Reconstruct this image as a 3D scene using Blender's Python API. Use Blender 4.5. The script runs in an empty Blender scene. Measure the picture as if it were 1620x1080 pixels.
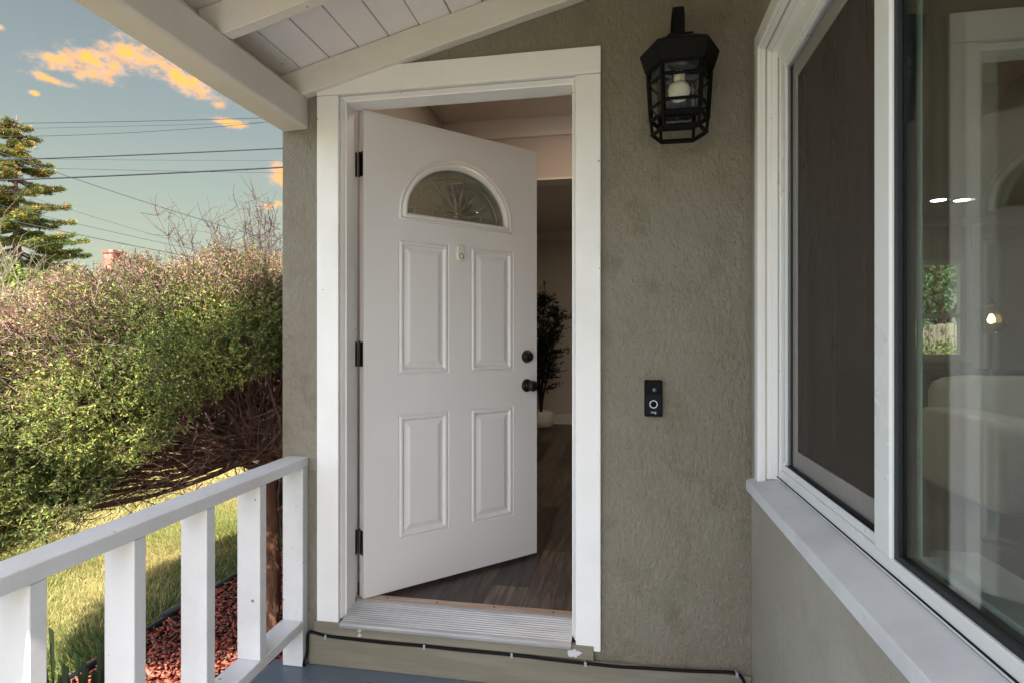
import bpy, math, random
import numpy as np
from mathutils import Vector, Matrix
random.seed(7); rng = np.random.default_rng(11)
sc = bpy.context.scene
COL = sc.collection
PI = math.pi

# ------------------------------------------------------------------ camera
cam_d = bpy.data.cameras.new('camera'); cam = bpy.data.objects.new('camera', cam_d); COL.objects.link(cam)
cam.location = (0, -2.2, 1.26)
cam.rotation_euler = (PI/2, 0, math.atan(174/930))
cam_d.sensor_width = 36; cam_d.lens = 36*930/1620; cam_d.shift_y = 2/1620
cam_d.clip_start = .02; cam_d.clip_end = 600
sc.camera = cam

# ------------------------------------------------------------------ world, sun, exposure
SUN = Vector((.13, -.86, 1.0)).normalized()          # towards the sun
SUN_EL = math.asin(SUN.z); SUN_AZ = math.atan2(SUN.x, SUN.y)
w = bpy.data.worlds.new('World'); sc.world = w; w.use_nodes = True
nt = w.node_tree; nt.nodes.clear()
class G:
    """tiny node-graph helper"""
    def __init__(s, nt): s.nt = nt
    def n(s, t, **kw):
        nd = s.nt.nodes.new(t)
        for k, v in kw.items():
            if k == 'inp':
                for a, b in v.items():
                    if isinstance(b, bpy.types.NodeSocket): s.nt.links.new(b, nd.inputs[a])
                    else: nd.inputs[a].default_value = b
            else: setattr(nd, k, v)
        return nd
    def m(s, op, a, b=None, c=None, clamp=False):
        nd = s.nt.nodes.new('ShaderNodeMath'); nd.operation = op; nd.use_clamp = clamp
        for i, x in enumerate((a, b, c)):
            if x is None: continue
            if isinstance(x, bpy.types.NodeSocket): s.nt.links.new(x, nd.inputs[i])
            else: nd.inputs[i].default_value = x
        return nd.outputs[0]
    def mix(s, f, a, b, bt='MIX'):
        nd = s.nt.nodes.new('ShaderNodeMixRGB'); nd.blend_type = bt
        for i, x in enumerate((f, a, b)):
            if isinstance(x, bpy.types.NodeSocket): s.nt.links.new(x, nd.inputs[i])
            elif i and len(x) == 3: nd.inputs[i].default_value = (*x, 1)
            else: nd.inputs[i].default_value = x
        return nd.outputs[0]
    def ramp(s, f, stops, interp='LINEAR'):
        nd = s.nt.nodes.new('ShaderNodeValToRGB'); nd.color_ramp.interpolation = interp
        cr = nd.color_ramp
        while len(cr.elements) < len(stops): cr.elements.new(.5)
        for e, (p, c) in zip(cr.elements, stops):
            e.position = p; e.color = (*c, 1) if len(c) == 3 else c
        s.nt.links.new(f, nd.inputs[0]); return nd.outputs[0]
    def mr(s, v, a, b, c=0, d=1, t='SMOOTHSTEP'):
        nd = s.nt.nodes.new('ShaderNodeMapRange'); nd.interpolation_type = t; nd.clamp = True if t == 'LINEAR' else nd.clamp
        s.nt.links.new(v, nd.inputs[0])
        for i, x in zip((1, 2, 3, 4), (a, b, c, d)): nd.inputs[i].default_value = x
        return nd.outputs[0]
    def link(s, a, b): s.nt.links.new(a, b)

g = G(nt)
out = g.n('ShaderNodeOutputWorld'); bg = g.n('ShaderNodeBackground')
tc = g.n('ShaderNodeTexCoord'); sep = g.n('ShaderNodeSeparateXYZ', inp={0: tc.outputs['Generated']})
X, Y, Z = sep.outputs
sky = g.n('ShaderNodeTexSky'); sky.sky_type = 'NISHITA'; sky.sun_disc = False
sky.sun_elevation = SUN_EL; sky.sun_rotation = SUN_AZ; sky.dust_density = 2.0
SKY_K = .135
skyc = g.mix(1.0, sky.outputs[0], (SKY_K, SKY_K, SKY_K), 'MULTIPLY')
skyc = g.mix(.35, skyc, g.mix(1.0, g.n('ShaderNodeRGBToBW', inp={0: skyc}).outputs[0], (1.02, 1.0, .97), 'MULTIPLY'))
DK = .78/2.04
dusk = g.ramp(Z, [(p, tuple(v*DK for v in c)) for p, c in [(0, (.46, .50, .38)), (.12, (.40, .45, .355)), (.22, (.32, .38, .335)), (.32, (.25, .305, .308)), (.45, (.19, .232, .258)), (1, (.07, .10, .14))]])
front = g.mr(Y, .15, .58)
base = g.mix(front, skyc, dusk)
# sunset clouds, by direction
az = g.m('ARCTAN2', X, Y); el = g.m('ARCSINE', Z)
nz = g.n('ShaderNodeTexNoise', inp={'Vector': g.n('ShaderNodeMapping', inp={0: tc.outputs['Generated'], 3: (1, 1, 2.0)}).outputs[0], 'Scale': 34.0, 'Detail': 10.0, 'Roughness': .62})
nz2 = g.n('ShaderNodeTexNoise', inp={'Vector': tc.outputs['Generated'], 'Scale': 70.0, 'Detail': 5.0, 'Roughness': .6})
msk = None
for (a0, e0, ra, re, rot) in [(a_, b_, c_*1.05, d_*1.15, e_) for a_, b_, c_, d_, e_ in [(-.845, .364, .034, .012, .05), (-.800, .372, .045, .021, .1), (-.748, .389, .050, .021, .0), (-.706, .378, .048, .017, -.45), (-.672, .366, .035, .012, -.5),
                              (-.853, .3385, .026, .0048, -.1), (-.637, .3255, .028, .0066, 0), (-.560, .259, .024, .019, 0), (-.574, .2105, .014, .0045, 0), (-.5625, .2155, .008, .004, 0), (-.902, .384, .006, .004, 0), (-.868, .3175, .006, .003, 0)]]:
    da = g.m('SUBTRACT', az, a0); de = g.m('SUBTRACT', el, e0)
    c, s_ = math.cos(rot), math.sin(rot)
    u = g.m('ADD', g.m('MULTIPLY', da, c/ra), g.m('MULTIPLY', de, s_/ra))
    v = g.m('ADD', g.m('MULTIPLY', da, -s_/re), g.m('MULTIPLY', de, c/re))
    d = g.m('SQRT', g.m('ADD', g.m('MULTIPLY', u, u), g.m('MULTIPLY', v, v)))
    k = g.m('SUBTRACT', 1.0, d)
    msk = k if msk is None else g.m('MAXIMUM', msk, k)
dens = g.m('ADD', msk, g.m('MULTIPLY', g.m('SUBTRACT', nz.outputs[0], .52), 2.6))
dens = g.m('ADD', dens, g.m('MULTIPLY', g.m('SUBTRACT', nz2.outputs[0], .5), .8))
cm = g.mr(dens, -.22, .78)
cc = g.ramp(g.m('ADD', g.m('MULTIPLY', dens, .55), g.m('MULTIPLY', g.m('SUBTRACT', nz2.outputs[0], .5), 1.1)), [(p, tuple(v*DK for v in c)) for p, c in [(0, (.60, .47, .38)), (.25, (.85, .46, .24)), (.5, (1.05, .47, .12)), (.75, (1.15, .56, .06)), (1, (1.2, .72, .07))]])
col = g.mix(cm, base, cc)
g.link(col, bg.inputs[0]); bg.inputs[1].default_value = 1.0
g.link(bg.outputs[0], out.inputs[0])

sl = bpy.data.lights.new('sun', 'SUN'); sl.energy = 3.8; sl.angle = math.radians(.5); sl.color = (1, .93, .80)
so = bpy.data.objects.new('sun', sl); COL.objects.link(so)
so.rotation_euler = (-SUN).to_track_quat('-Z', 'Y').to_euler()
vs = sc.view_settings; vs.view_transform = 'Standard'; vs.look = 'None'; vs.gamma = 1; vs.exposure = 1.93
sc.cycles.max_bounces = 10; sc.cycles.diffuse_bounces = 6; sc.cycles.transparent_max_bounces = 16
sc.cycles.sample_clamp_indirect = 6

# ------------------------------------------------------------------ materials
def mat(name, col, rough=.6, spec=.4, noise=None, bump=None, metal=0, extra=None, rvar=0):
    """noise = (scale, col2, lo, hi, detail) ; bump = list of (kind, scale, strength, distance)"""
    m = bpy.data.materials.new(name); m.use_nodes = True
    g = G(m.node_tree); nt = m.node_tree; b = nt.nodes['Principled BSDF']
    b.inputs['Roughness'].default_value = rough; b.inputs['Metallic'].default_value = metal
    b.inputs['Specular IOR Level'].default_value = spec
    tc = g.n('ShaderNodeTexCoord').outputs['Object']
    c = None
    if noise:
        for k, (sc_, col2, lo, hi, *st) in enumerate(noise):
            vec = g.n('ShaderNodeMapping', inp={0: tc, 3: st[0] if st else (1, 1, 1)}).outputs[0]
            nn = g.n('ShaderNodeTexNoise', inp={'Vector': vec, 'Scale': sc_, 'Detail': 6.0, 'Roughness': .6})
            c = g.mix(g.mr(nn.outputs[0], lo, hi), c if c is not None else col, col2)
    if c is not None: g.link(c, b.inputs['Base Color'])
    else: b.inputs['Base Color'].default_value = (*col, 1)
    if rvar:
        nn = g.n('ShaderNodeTexNoise', inp={'Vector': tc, 'Scale': 6.0, 'Detail': 5.0})
        g.link(g.mr(nn.outputs[0], .3, .7, rough-rvar, rough+rvar), b.inputs['Roughness'])
    if bump:
        prev = None
        for (kind, s, strg, dist, *st) in bump:
            vec = g.n('ShaderNodeMapping', inp={0: tc, 3: st[0] if st else (1, 1, 1)}).outputs[0]
            if kind == 'n': h = g.n('ShaderNodeTexNoise', inp={'Vector': vec, 'Scale': s, 'Detail': 5.0, 'Roughness': .6}).outputs[0]
            elif kind == 'v':
                h = g.n('ShaderNodeTexVoronoi', inp={'Vector': g.n('ShaderNodeTexNoise', inp={'Vector': vec, 'Scale': s*.8, 'Detail': 3.0}).outputs['Color'], 'Scale': 9.0}).outputs[0]
            elif kind == 'r':
                h = g.mr(g.n('ShaderNodeTexNoise', inp={'Vector': vec, 'Scale': s, 'Detail': 6.0, 'Roughness': .65, 'Distortion': .6}).outputs[0], .46, .66)
            bn = g.n('ShaderNodeBump', inp={'Strength': strg, 'Distance': dist, 'Height': h})
            if prev is not None: g.link(prev, bn.inputs['Normal'])
            prev = bn.outputs[0]
        g.link(prev, b.inputs['Normal'])
    if extra: extra(g, b, tc, c)
    return m

def attr_mat(name, rough=.6, spec=.3, trans=0.0):
    m = bpy.data.materials.new(name); m.use_nodes = True; g = G(m.node_tree); b = m.node_tree.nodes['Principled BSDF']
    a = g.n('ShaderNodeAttribute', attribute_name='tint')
    g.link(a.outputs['Color'], b.inputs['Base Color'])
    b.inputs['Roughness'].default_value = rough; b.inputs['Specular IOR Level'].default_value = spec
    if trans:
        t = g.n('ShaderNodeBsdfTranslucent'); g.link(a.outputs['Color'], t.inputs[0])
        mx = g.n('ShaderNodeMixShader', inp={0: trans}); g.link(b.outputs[0], mx.inputs[1]); g.link(t.outputs[0], mx.inputs[2])
        g.link(mx.outputs[0], m.node_tree.nodes['Material Output'].inputs[0])
    return m

def glass_mat(name, tint, rough=0.0, ior=1.5, bump=None, boost=1.0):
    m = bpy.data.materials.new(name); m.use_nodes = True; nt = m.node_tree; g = G(nt)
    nt.nodes.remove(nt.nodes['Principled BSDF'])
    o = nt.nodes['Material Output']
    geo = g.n('ShaderNodeNewGeometry'); iorn = g.m('ADD', ior, g.m('MULTIPLY', geo.outputs['Backfacing'], 1/ior-ior)); fr = g.n('ShaderNodeFresnel', inp={0: iorn}); tr = g.n('ShaderNodeBsdfTransparent', inp={0: (*tint, 1)})
    gl = g.n('ShaderNodeBsdfGlossy', inp={'Roughness': rough, 'Color': (1, 1, 1, 1)})
    f = g.m('MULTIPLY', fr.outputs[0], boost, clamp=True)
    if bump:
        tc = g.n('ShaderNodeTexCoord').outputs['Object']
        h = g.n('ShaderNodeTexNoise', inp={'Vector': tc, 'Scale': bump[0], 'Detail': 3.0})
        bn = g.n('ShaderNodeBump', inp={'Strength': bump[1], 'Distance': bump[2], 'Height': h.outputs[0]})
        g.link(bn.outputs[0], gl.inputs['Normal']); g.link(bn.outputs[0], fr.inputs['Normal'])
    mx = g.n('ShaderNodeMixShader'); g.link(f, mx.inputs[0]); g.link(tr.outputs[0], mx.inputs[1]); g.link(gl.outputs[0], mx.inputs[2])
    g.link(mx.outputs[0], o.inputs[0]); return m

def emis(name, col, st):
    m = bpy.data.materials.new(name); m.use_nodes = True; b = m.node_tree.nodes['Principled BSDF']
    b.inputs['Base Color'].default_value = (*col, 1); b.inputs['Emission Color'].default_value = (*col, 1); b.inputs['Emission Strength'].default_value = st
    return m

def specks(sc_, thr, dark):
    def f(g, b, tc, c):
        v = g.n('ShaderNodeTexVoronoi', inp={'Vector': tc, 'Scale': sc_})
        n = g.n('ShaderNodeTexNoise', inp={'Vector': tc, 'Scale': sc_*.35, 'Detail': 2.0})
        k = g.m('MULTIPLY', g.m('LESS_THAN', v.outputs[0], g.m('MULTIPLY', n.outputs[0], thr*2.4)), g.m('GREATER_THAN', n.outputs[0], .50))
        c2 = g.mix(k, c if c is not None else b.inputs['Base Color'].default_value[:3], dark)
        g.link(c2, b.inputs['Base Color'])
    return f

M = {}
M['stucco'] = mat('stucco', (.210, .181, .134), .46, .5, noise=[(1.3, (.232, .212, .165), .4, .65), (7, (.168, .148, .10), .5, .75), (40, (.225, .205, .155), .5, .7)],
                  bump=[('n', 22, .7, .012, (1, 1, .55)), ('n', 75, 1.0, .010, (1, 1, .5)), ('r', 95, .55, .0028, (1, 1, .6)), ('n', 190, .8, .004)])
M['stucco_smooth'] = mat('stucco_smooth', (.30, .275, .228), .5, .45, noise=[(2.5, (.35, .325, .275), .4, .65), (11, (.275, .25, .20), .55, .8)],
                  bump=[('n', 7, .45, .008), ('n', 40, .55, .004), ('n', 140, .5, .002)])
M['board_olive'] = mat('board_olive', (.185, .168, .125), .5, .4, noise=[(3, (.22, .20, .155), .4, .65, (1, 4, 9)), (20, (.10, .09, .07), .64, .78)],
                  bump=[('n', 18, .4, .003, (.4, 1, 5)), ('n', 70, .3, .001)])
M['white'] = mat('white_paint', (.76, .75, .74), .42, .45, noise=[(3, (.71, .70, .685), .42, .7)], bump=[('n', 30, .12, .002, (1, 1, .3)), ('n', 120, .08, .001)], extra=specks(16, .035, (.25, .22, .18)), rvar=.08)
M['white_vinyl'] = mat('white_vinyl', (.70, .71, .71), .32, .5, noise=[(8, (.72, .73, .73), .5, .75)], rvar=.05)
M['screen_frame'] = mat('screen_frame_paint', (.22, .21, .20), .5, .3, noise=[(12, (.3, .29, .27), .5, .8)])
M['roof_white'] = mat('ceiling_paint', (.75, .72, .70), .6, .3, noise=[(2.5, (.66, .63, .60), .45, .75), (14, (.70, .66, .62), .55, .8)], bump=[('n', 14, .3, .004, (1, .2, 1)), ('n', 70, .15, .001)], extra=specks(14, .04, (.15, .12, .1)))
M['beam_white'] = mat('beam_paint', (.66, .635, .585), .5, .4, noise=[(2, (.58, .55, .48), .4, .7), (12, (.62, .59, .53), .5, .8, (1, .15, 1))], bump=[('n', 9, .35, .006, (1, .12, 2)), ('n', 60, .2, .0015)], extra=specks(13, .035, (.2, .17, .13)))
M['rail_white'] = mat('rail_paint', (.66, .66, .67), .4, .45, noise=[(4, (.58, .58, .585), .42, .72), (22, (.50, .49, .48), .62, .8)], bump=[('n', 10, .25, .004, (1, 1, .25)), ('n', 80, .15, .001)], extra=specks(15, .05, (.18, .17, .16)), rvar=.06)
M['door_white'] = mat('door_paint', (.66, .64, .635), .38, .45, noise=[(1.5, (.63, .61, .60), .4, .7)], bump=[('n', 5, .06, .004), ('n', 150, .05, .0006)], rvar=.05)
M['porch'] = mat('porch_floor_paint', (.115, .145, .19), .35, .5, noise=[(2.5, (.14, .17, .215), .4, .65), (30, (.09, .115, .15), .6, .8)], bump=[('n', 50, .2, .001), ('n', 6, .2, .003)], rvar=.1)
M['black'] = mat('black_metal', (.004, .0038, .004), .6, .12, bump=[('n', 90, .1, .0005)])
M['bronze'] = mat('dark_bronze', (.008, .006, .006), .3, .25)
M['hinge'] = mat('hinge_metal', (.05, .045, .042), .35, .5, metal=.7, noise=[(60, (.11, .1, .095), .5, .8)])
M['steel'] = mat('brushed_steel', (.45, .44, .42), .35, .5, metal=1)
M['cable'] = mat('cable_rubber', (.007, .005, .005), .6, .15)
M['clip'] = mat('clip_plastic', (.30, .33, .38), .4, .4)
M['alu'] = mat('aluminium', (.44, .44, .45), .42, .4, metal=.4, noise=[(14, (.36, .36, .37), .4, .7, (.3, 2, 2)), (90, (.25, .24, .24), .66, .8)])
M['tan_wood'] = mat('tan_wood', (.34, .24, .18), .5, .3, noise=[(10, (.45, .36, .29), .4, .7, (.3, 3, 3))])
M['gasket'] = mat('rubber_gasket', (.012, .016, .018), .5, .3)
M['gap'] = mat('dark_gap', (.02, .018, .016), .9, .1)
M['wall_in'] = mat('interior_paint', (.55, .50, .45), .7, .2, noise=[(1, (.52, .47, .42), .4, .7)])
M['ceil_in'] = mat('interior_ceiling', (.68, .62, .56), .7, .2)
M['trim_in'] = mat('interior_trim', (.7, .67, .63), .5, .3)
M['pot'] = mat('pot_ceramic', (.62, .58, .52), .5, .3)
M['soil'] = mat('soil', (.03, .02, .015), .9, .1)
M['bark'] = mat('bark', (.14, .07, .045), .85, .1, noise=[(6, (.24, .13, .085), .4, .7, (3, 3, .5)), (25, (.06, .03, .02), .5, .75, (2, 2, .3))], bump=[('n', 22, 1.0, .012, (2, 2, .25)), ('n', 80, .6, .004, (1, 1, .3))])
M['twig'] = mat('twig_bark', (.16, .095, .075), .85, .1, noise=[(5, (.30, .20, .165), .4, .7)])
M['bare_twig'] = mat('bare_twig', (.085, .055, .048), .85, .1, noise=[(5, (.14, .09, .08), .4, .7)])
M['dark_bark'] = mat('dark_bark', (.025, .018, .013), .8, .1)
M['leaf'] = attr_mat('leaves', .55, .35, .25)
M['grass'] = attr_mat('grass_blades', .6, .25, .3)
M['chips'] = attr_mat('mulch_chips', .75, .2)
M['pipe'] = mat('black_pipe', (.012, .016, .025), .35, .5)
M['grey_plastic'] = mat('grey_plastic', (.06, .06, .06), .45, .4)
M['blue_plastic'] = mat('blue_plastic', (.06, .14, .35), .45, .4)
M['wire'] = mat('wire_rubber', (.03, .032, .045), .6, .2)
M['brick'] = mat('brick', (.26, .09, .06), .85, .1, noise=[(8, (.36, .20, .16), .45, .65), (30, (.12, .06, .05), .55, .75)])
M['shingle'] = mat('shingles', (.10, .09, .085), .9, .1, noise=[(15, (.16, .15, .14), .4, .7)])
M['house_wall'] = mat('neighbour_wall', (.4, .37, .32), .8, .2)
M['pale_bark'] = mat('pale_bark', (.26, .21, .165), .85, .1)
M['fence'] = mat('fence_wood', (.33, .27, .21), .85, .1, noise=[(6, (.2, .16, .13), .4, .7, (4, 4, .4))])
M['sofa_white'] = mat('sofa_fabric', (.66, .64, .60), .9, .1, bump=[('n', 120, .3, .002)])
M['sofa_grey'] = mat('grey_fabric', (.10, .10, .095), .9, .1, bump=[('n', 150, .5, .003)])
M['brass'] = mat('brass', (.55, .40, .18), .3, .5, metal=1)
M['concrete'] = mat('concrete', (.50, .455, .40), .85, .2, noise=[(3, (.43, .39, .34), .4, .7)])
M['bell_black'] = mat('doorbell_black', (.003, .003, .004), .55, .1)
M['bell_face'] = mat('doorbell_face', (.004, .005, .011), .5, .12)
M['bell_ring'] = mat('doorbell_ring', (.62, .66, .72), .4, .5)
M['cream'] = mat('cream_plastic', (.60, .60, .50), .4, .4)
M['bulb'] = mat('frosted_bulb', (.88, .85, .78), .35, .5)
M['spackle'] = mat('white_spackle', (.55, .56, .57), .8, .2, bump=[('n', 60, .6, .004)])
M['sill_shaded'] = mat('shaded_worn_sill_paint', (.58, .585, .60), .5, .4, noise=[(5, (.50, .50, .52), .42, .7), (26, (.42, .41, .40), .64, .8)], bump=[('n', 12, .2, .004), ('n', 80, .15, .001)], extra=specks(16, .05, (.2, .18, .16)))  # base tone darkened for roof shade on the sill; specks and blotches are wear
M['win_glass'] = glass_mat('window_glass', (.90, .93, .91), boost=1.05)
M['lamp_glass'] = glass_mat('seeded_glass', (.88, .88, .85), .25, bump=(45, .5, .01), boost=.38)
M['globe_glass'] = glass_mat('globe_glass', (.92, .92, .90), .02, boost=1.5)
M['fan_glass'] = glass_mat('textured_glass', (.72, .74, .62), .10, bump=(170, 1.0, .012), boost=2.6)
M['fan_clear'] = glass_mat('bevelled_glass', (.9, .9, .82), .03, boost=2.6)
M['came'] = mat('lead_came', (.30, .28, .24), .4, .5, metal=.6)
M['filament'] = emis('lit_filament', (1.0, .55, .16), 7)
M['hall_fill_disc'] = emis('added_hall_fill', (1.0, .76, .56), 46)  # emitters of the added unseen fill lights, this and the next two
M['room_fill_disc'] = emis('added_room_fill', (1.0, .94, .88), 60)
M['far_fill_disc'] = emis('added_far_fill', (1.0, .84, .62), 80)
M['lamp_disc'] = emis('lit_disc', (1.0, .94, .88), 9)
# insect screen: fine dark mesh, partly see-through
m = bpy.data.materials.new('insect_screen'); m.use_nodes = True; gg = G(m.node_tree); b = m.node_tree.nodes['Principled BSDF']
b.inputs['Base Color'].default_value = (.046, .034, .026, 1); b.inputs['Roughness'].default_value = .7
nn = gg.n('ShaderNodeTexNoise', inp={'Vector': gg.n('ShaderNodeTexCoord').outputs['Object'], 'Scale': 9.0, 'Detail': 5.0})
gg.link(gg.n('ShaderNodeMapping', inp={0: gg.n('ShaderNodeTexCoord').outputs['Object'], 3: (1, 1, .12)}).outputs[0], nn.inputs['Vector'])
mx = gg.n('ShaderNodeMixShader'); gg.link(gg.mr(nn.outputs[0], .3, .7, .62, .86), mx.inputs[0])
gg.link(gg.n('ShaderNodeBsdfTransparent').outputs[0], mx.inputs[1]); gg.link(b.outputs[0], mx.inputs[2])
gg.link(mx.outputs[0], m.node_tree.nodes['Material Output'].inputs[0]); M['screen'] = m
# interior planks
def plank_mat():
    m = bpy.data.materials.new('dark_planks'); m.use_nodes = True; g = G(m.node_tree); b = m.node_tree.nodes['Principled BSDF']
    tc = g.n('ShaderNodeTexCoord').outputs['Object']
    rot = g.n('ShaderNodeMapping', inp={0: tc, 2: (0, 0, PI/2)}).outputs[0]
    br = g.n('ShaderNodeTexBrick', inp={'Vector': rot, 'Scale': 1.0, 'Brick Width': 1.3, 'Row Height': .17, 'Mortar Size': .0018, 'Mortar Smooth': .1,
             'Color1': (.030, .025, .024, 1), 'Color2': (.100, .078, .064, 1), 'Mortar': (.008, .006, .006, 1)})
    br.offset = .37
    st = g.n('ShaderNodeMapping', inp={0: tc, 3: (14, 1.2, 1)}).outputs[0]
    n1 = g.n('ShaderNodeTexNoise', inp={'Vector': st, 'Scale': 2.2, 'Detail': 7.0, 'Distortion': 1.2})
    c = g.mix(g.mr(n1.outputs[0], .35, .7), g.mix(1.0, br.outputs[0], (.6, .6, .62), 'MULTIPLY'), g.mix(1.0, br.outputs[0], (1.5, 1.4, 1.35), 'MULTIPLY'))
    g.link(c, b.inputs['Base Color']); b.inputs['Roughness'].default_value = .42; b.inputs['Specular IOR Level'].default_value = .35
    bn = g.n('ShaderNodeBump', inp={'Strength': .25, 'Distance': .002, 'Height': n1.outputs[0]}); g.link(bn.outputs[0], b.inputs['Normal'])
    return m
M['planks'] = plank_mat()
# ground
def ground_mat():
    m = bpy.data.materials.new('lawn_ground'); m.use_nodes = True; g = G(m.node_tree); b = m.node_tree.nodes['Principled BSDF']
    tc = g.n('ShaderNodeTexCoord').outputs['Object']
    n1 = g.n('ShaderNodeTexNoise', inp={'Vector': tc, 'Scale': 1.2, 'Detail': 6.0}); n2 = g.n('ShaderNodeTexNoise', inp={'Vector': tc, 'Scale': 45.0, 'Detail': 5.0, 'Roughness': .7})
    c = g.mix(g.mr(n1.outputs[0], .4, .62), (.10, .13, .035), (.20, .185, .075))
    c = g.mix(g.mr(n2.outputs[0], .35, .7), g.mix(1.0, c, (.5, .5, .5), 'MULTIPLY'), g.mix(1.0, c, (1.5, 1.45, 1.4), 'MULTIPLY'))
    g.link(c, b.inputs['Base Color']); b.inputs['Roughness'].default_value = .9; b.inputs['Specular IOR Level'].default_value = .1
    bn = g.n('ShaderNodeBump', inp={'Strength': .8, 'Distance': .03, 'Height': n2.outputs[0]}); g.link(bn.outputs[0], b.inputs['Normal'])
    return m
M['ground'] = ground_mat()
M['mulch_bed'] = mat('mulch_bed', (.16, .035, .022), .95, .1, noise=[(40, (.06, .015, .01), .45, .6)], bump=[('n', 60, 1, .02)])

# ------------------------------------------------------------------ builders
def tag(o, label=None, cat=None, group=None, kind=None):
    if label: o['label'] = label
    if cat: o['category'] = cat
    if group: o['group'] = group
    if kind: o['kind'] = kind
    return o
def thing(name, label, cat, loc, group=None):
    o = bpy.data.objects.new(name, None); COL.objects.link(o); o.location = loc; o.empty_display_size = .1
    return tag(o, label, cat, group)
def origin_of(p):
    v = Vector((0, 0, 0))
    while p is not None: v = v + Vector(p.location); p = p.parent
    return v
class MB:
    """collects shapes given in world coordinates; build() links them as ONE mesh object"""
    def __init__(s): s.v = []; s.f = []
    def add(s, vs, fs):
        o = len(s.v); s.v += [tuple(v) for v in vs]; s.f += [tuple(i+o for i in f) for f in fs]; return s
    def hexa(s, p):   # 8 points: bottom loop 0-3, top loop 4-7
        return s.add(p, [(0, 3, 2, 1), (4, 5, 6, 7), (0, 1, 5, 4), (1, 2, 6, 5), (2, 3, 7, 6), (3, 0, 4, 7)])
    def box(s, x0, y0, z0, x1, y1, z1):
        return s.hexa([(x0, y0, z0), (x1, y0, z0), (x1, y1, z0), (x0, y1, z0), (x0, y0, z1), (x1, y0, z1), (x1, y1, z1), (x0, y1, z1)])
    def prism(s, pts, f0, f1):      # pts: 2-D loop, f0/f1 map (a,b)->3-D for both ends
        n = len(pts); a = [f0(*p) for p in pts]; b = [f1(*p) for p in pts]
        return s.add(a+b, [tuple(range(n-1, -1, -1)), tuple(range(n, 2*n))] + [(i, (i+1) % n, n+(i+1) % n, n+i) for i in range(n)])
    def tube(s, pts, rad, n=8, cap=True, closed=False, flat=1.0):
        pts = [Vector(p) for p in pts]; N = len(pts)
        rad = rad if isinstance(rad, (list, tuple)) else [rad]*N
        t0 = (pts[1]-pts[0]).normalized(); up = Vector((0, 0, 1)) if abs(t0.z) < .9 else Vector((1, 0, 0))
        nv = t0.cross(up).normalized(); V = []
        for i in range(N):
            if closed: t = (pts[(i+1) % N]-pts[i-1])
            else: t = (pts[min(i+1, N-1)]-pts[max(i-1, 0)])
            t.normalize(); nv = (nv - t*nv.dot(t)).normalized(); bv = t.cross(nv)
            for k in range(n):
                a = 2*PI*k/n; V.append(pts[i] + nv*math.cos(a)*rad[i] + bv*math.sin(a)*rad[i]*flat)
        F = []
        R = N if closed else N-1
        for i in range(R):
            j = (i+1) % N
            for k in range(n): F.append((i*n+k, i*n+(k+1) % n, j*n+(k+1) % n, j*n+k))
        if cap and not closed: F += [tuple(range(n-1, -1, -1)), tuple((N-1)*n+k for k in range(n))]
        return s.add(V, F)
    def lathe(s, prof, c, ax=(0, 0, 1), n=32, ux=None):   # prof (r, h)
        ax = Vector(ax).normalized(); u = Vector(ux) if ux else (ax.cross(Vector((0, 0, 1))) if abs(ax.z) < .9 else Vector((1, 0, 0))); u.normalize(); v = ax.cross(u); c = Vector(c)
        V = []; F = []; N = len(prof)
        for (r, h) in prof:
            for k in range(n):
                a = 2*PI*k/n; V.append(c + ax*h + (u*math.cos(a)+v*math.sin(a))*r)
        for i in range(N-1):
            for k in range(n): F.append((i*n+k, i*n+(k+1) % n, (i+1)*n+(k+1) % n, (i+1)*n+k))
        shut = prof[0] == prof[-1]
        if prof[0][0] > 1e-6 and not shut: F.append(tuple(range(n-1, -1, -1)))
        if prof[-1][0] > 1e-6 and not shut: F.append(tuple((N-1)*n+k for k in range(n)))
        return s.add(V, F)
    def build(s, name, m, parent=None, bevel=0, smooth=False, seg=2, loc=None, sub=0):
        me = bpy.data.meshes.new(name)
        if parent is not None: o0 = origin_of(parent)
        elif loc is not None: o0 = Vector(loc)
        else:
            a = np.array(s.v); o0 = Vector((a[:, 0].mean(), a[:, 1].mean(), a[:, 2].min()))
        me.from_pydata([(v[0]-o0.x, v[1]-o0.y, v[2]-o0.z) for v in s.v], [], s.f); me.validate(); me.update()
        me.materials.append(M[m] if isinstance(m, str) else m)
        if smooth: me.polygons.foreach_set('use_smooth', [True]*len(me.polygons))
        ob = bpy.data.objects.new(name, me); COL.objects.link(ob)
        if parent is not None: ob.parent = parent
        else: ob.location = o0
        if bevel:
            b = ob.modifiers.new('bevel', 'BEVEL'); b.width = bevel; b.segments = seg; b.limit_method = 'ANGLE'; b.angle_limit = math.radians(40)
        if sub:
            q = ob.modifiers.new('sub', 'SUBSURF'); q.levels = sub; q.render_levels = sub
        if smooth:
            try:
                with bpy.context.temp_override(object=ob): pass
            except Exception: pass
        return ob
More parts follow.
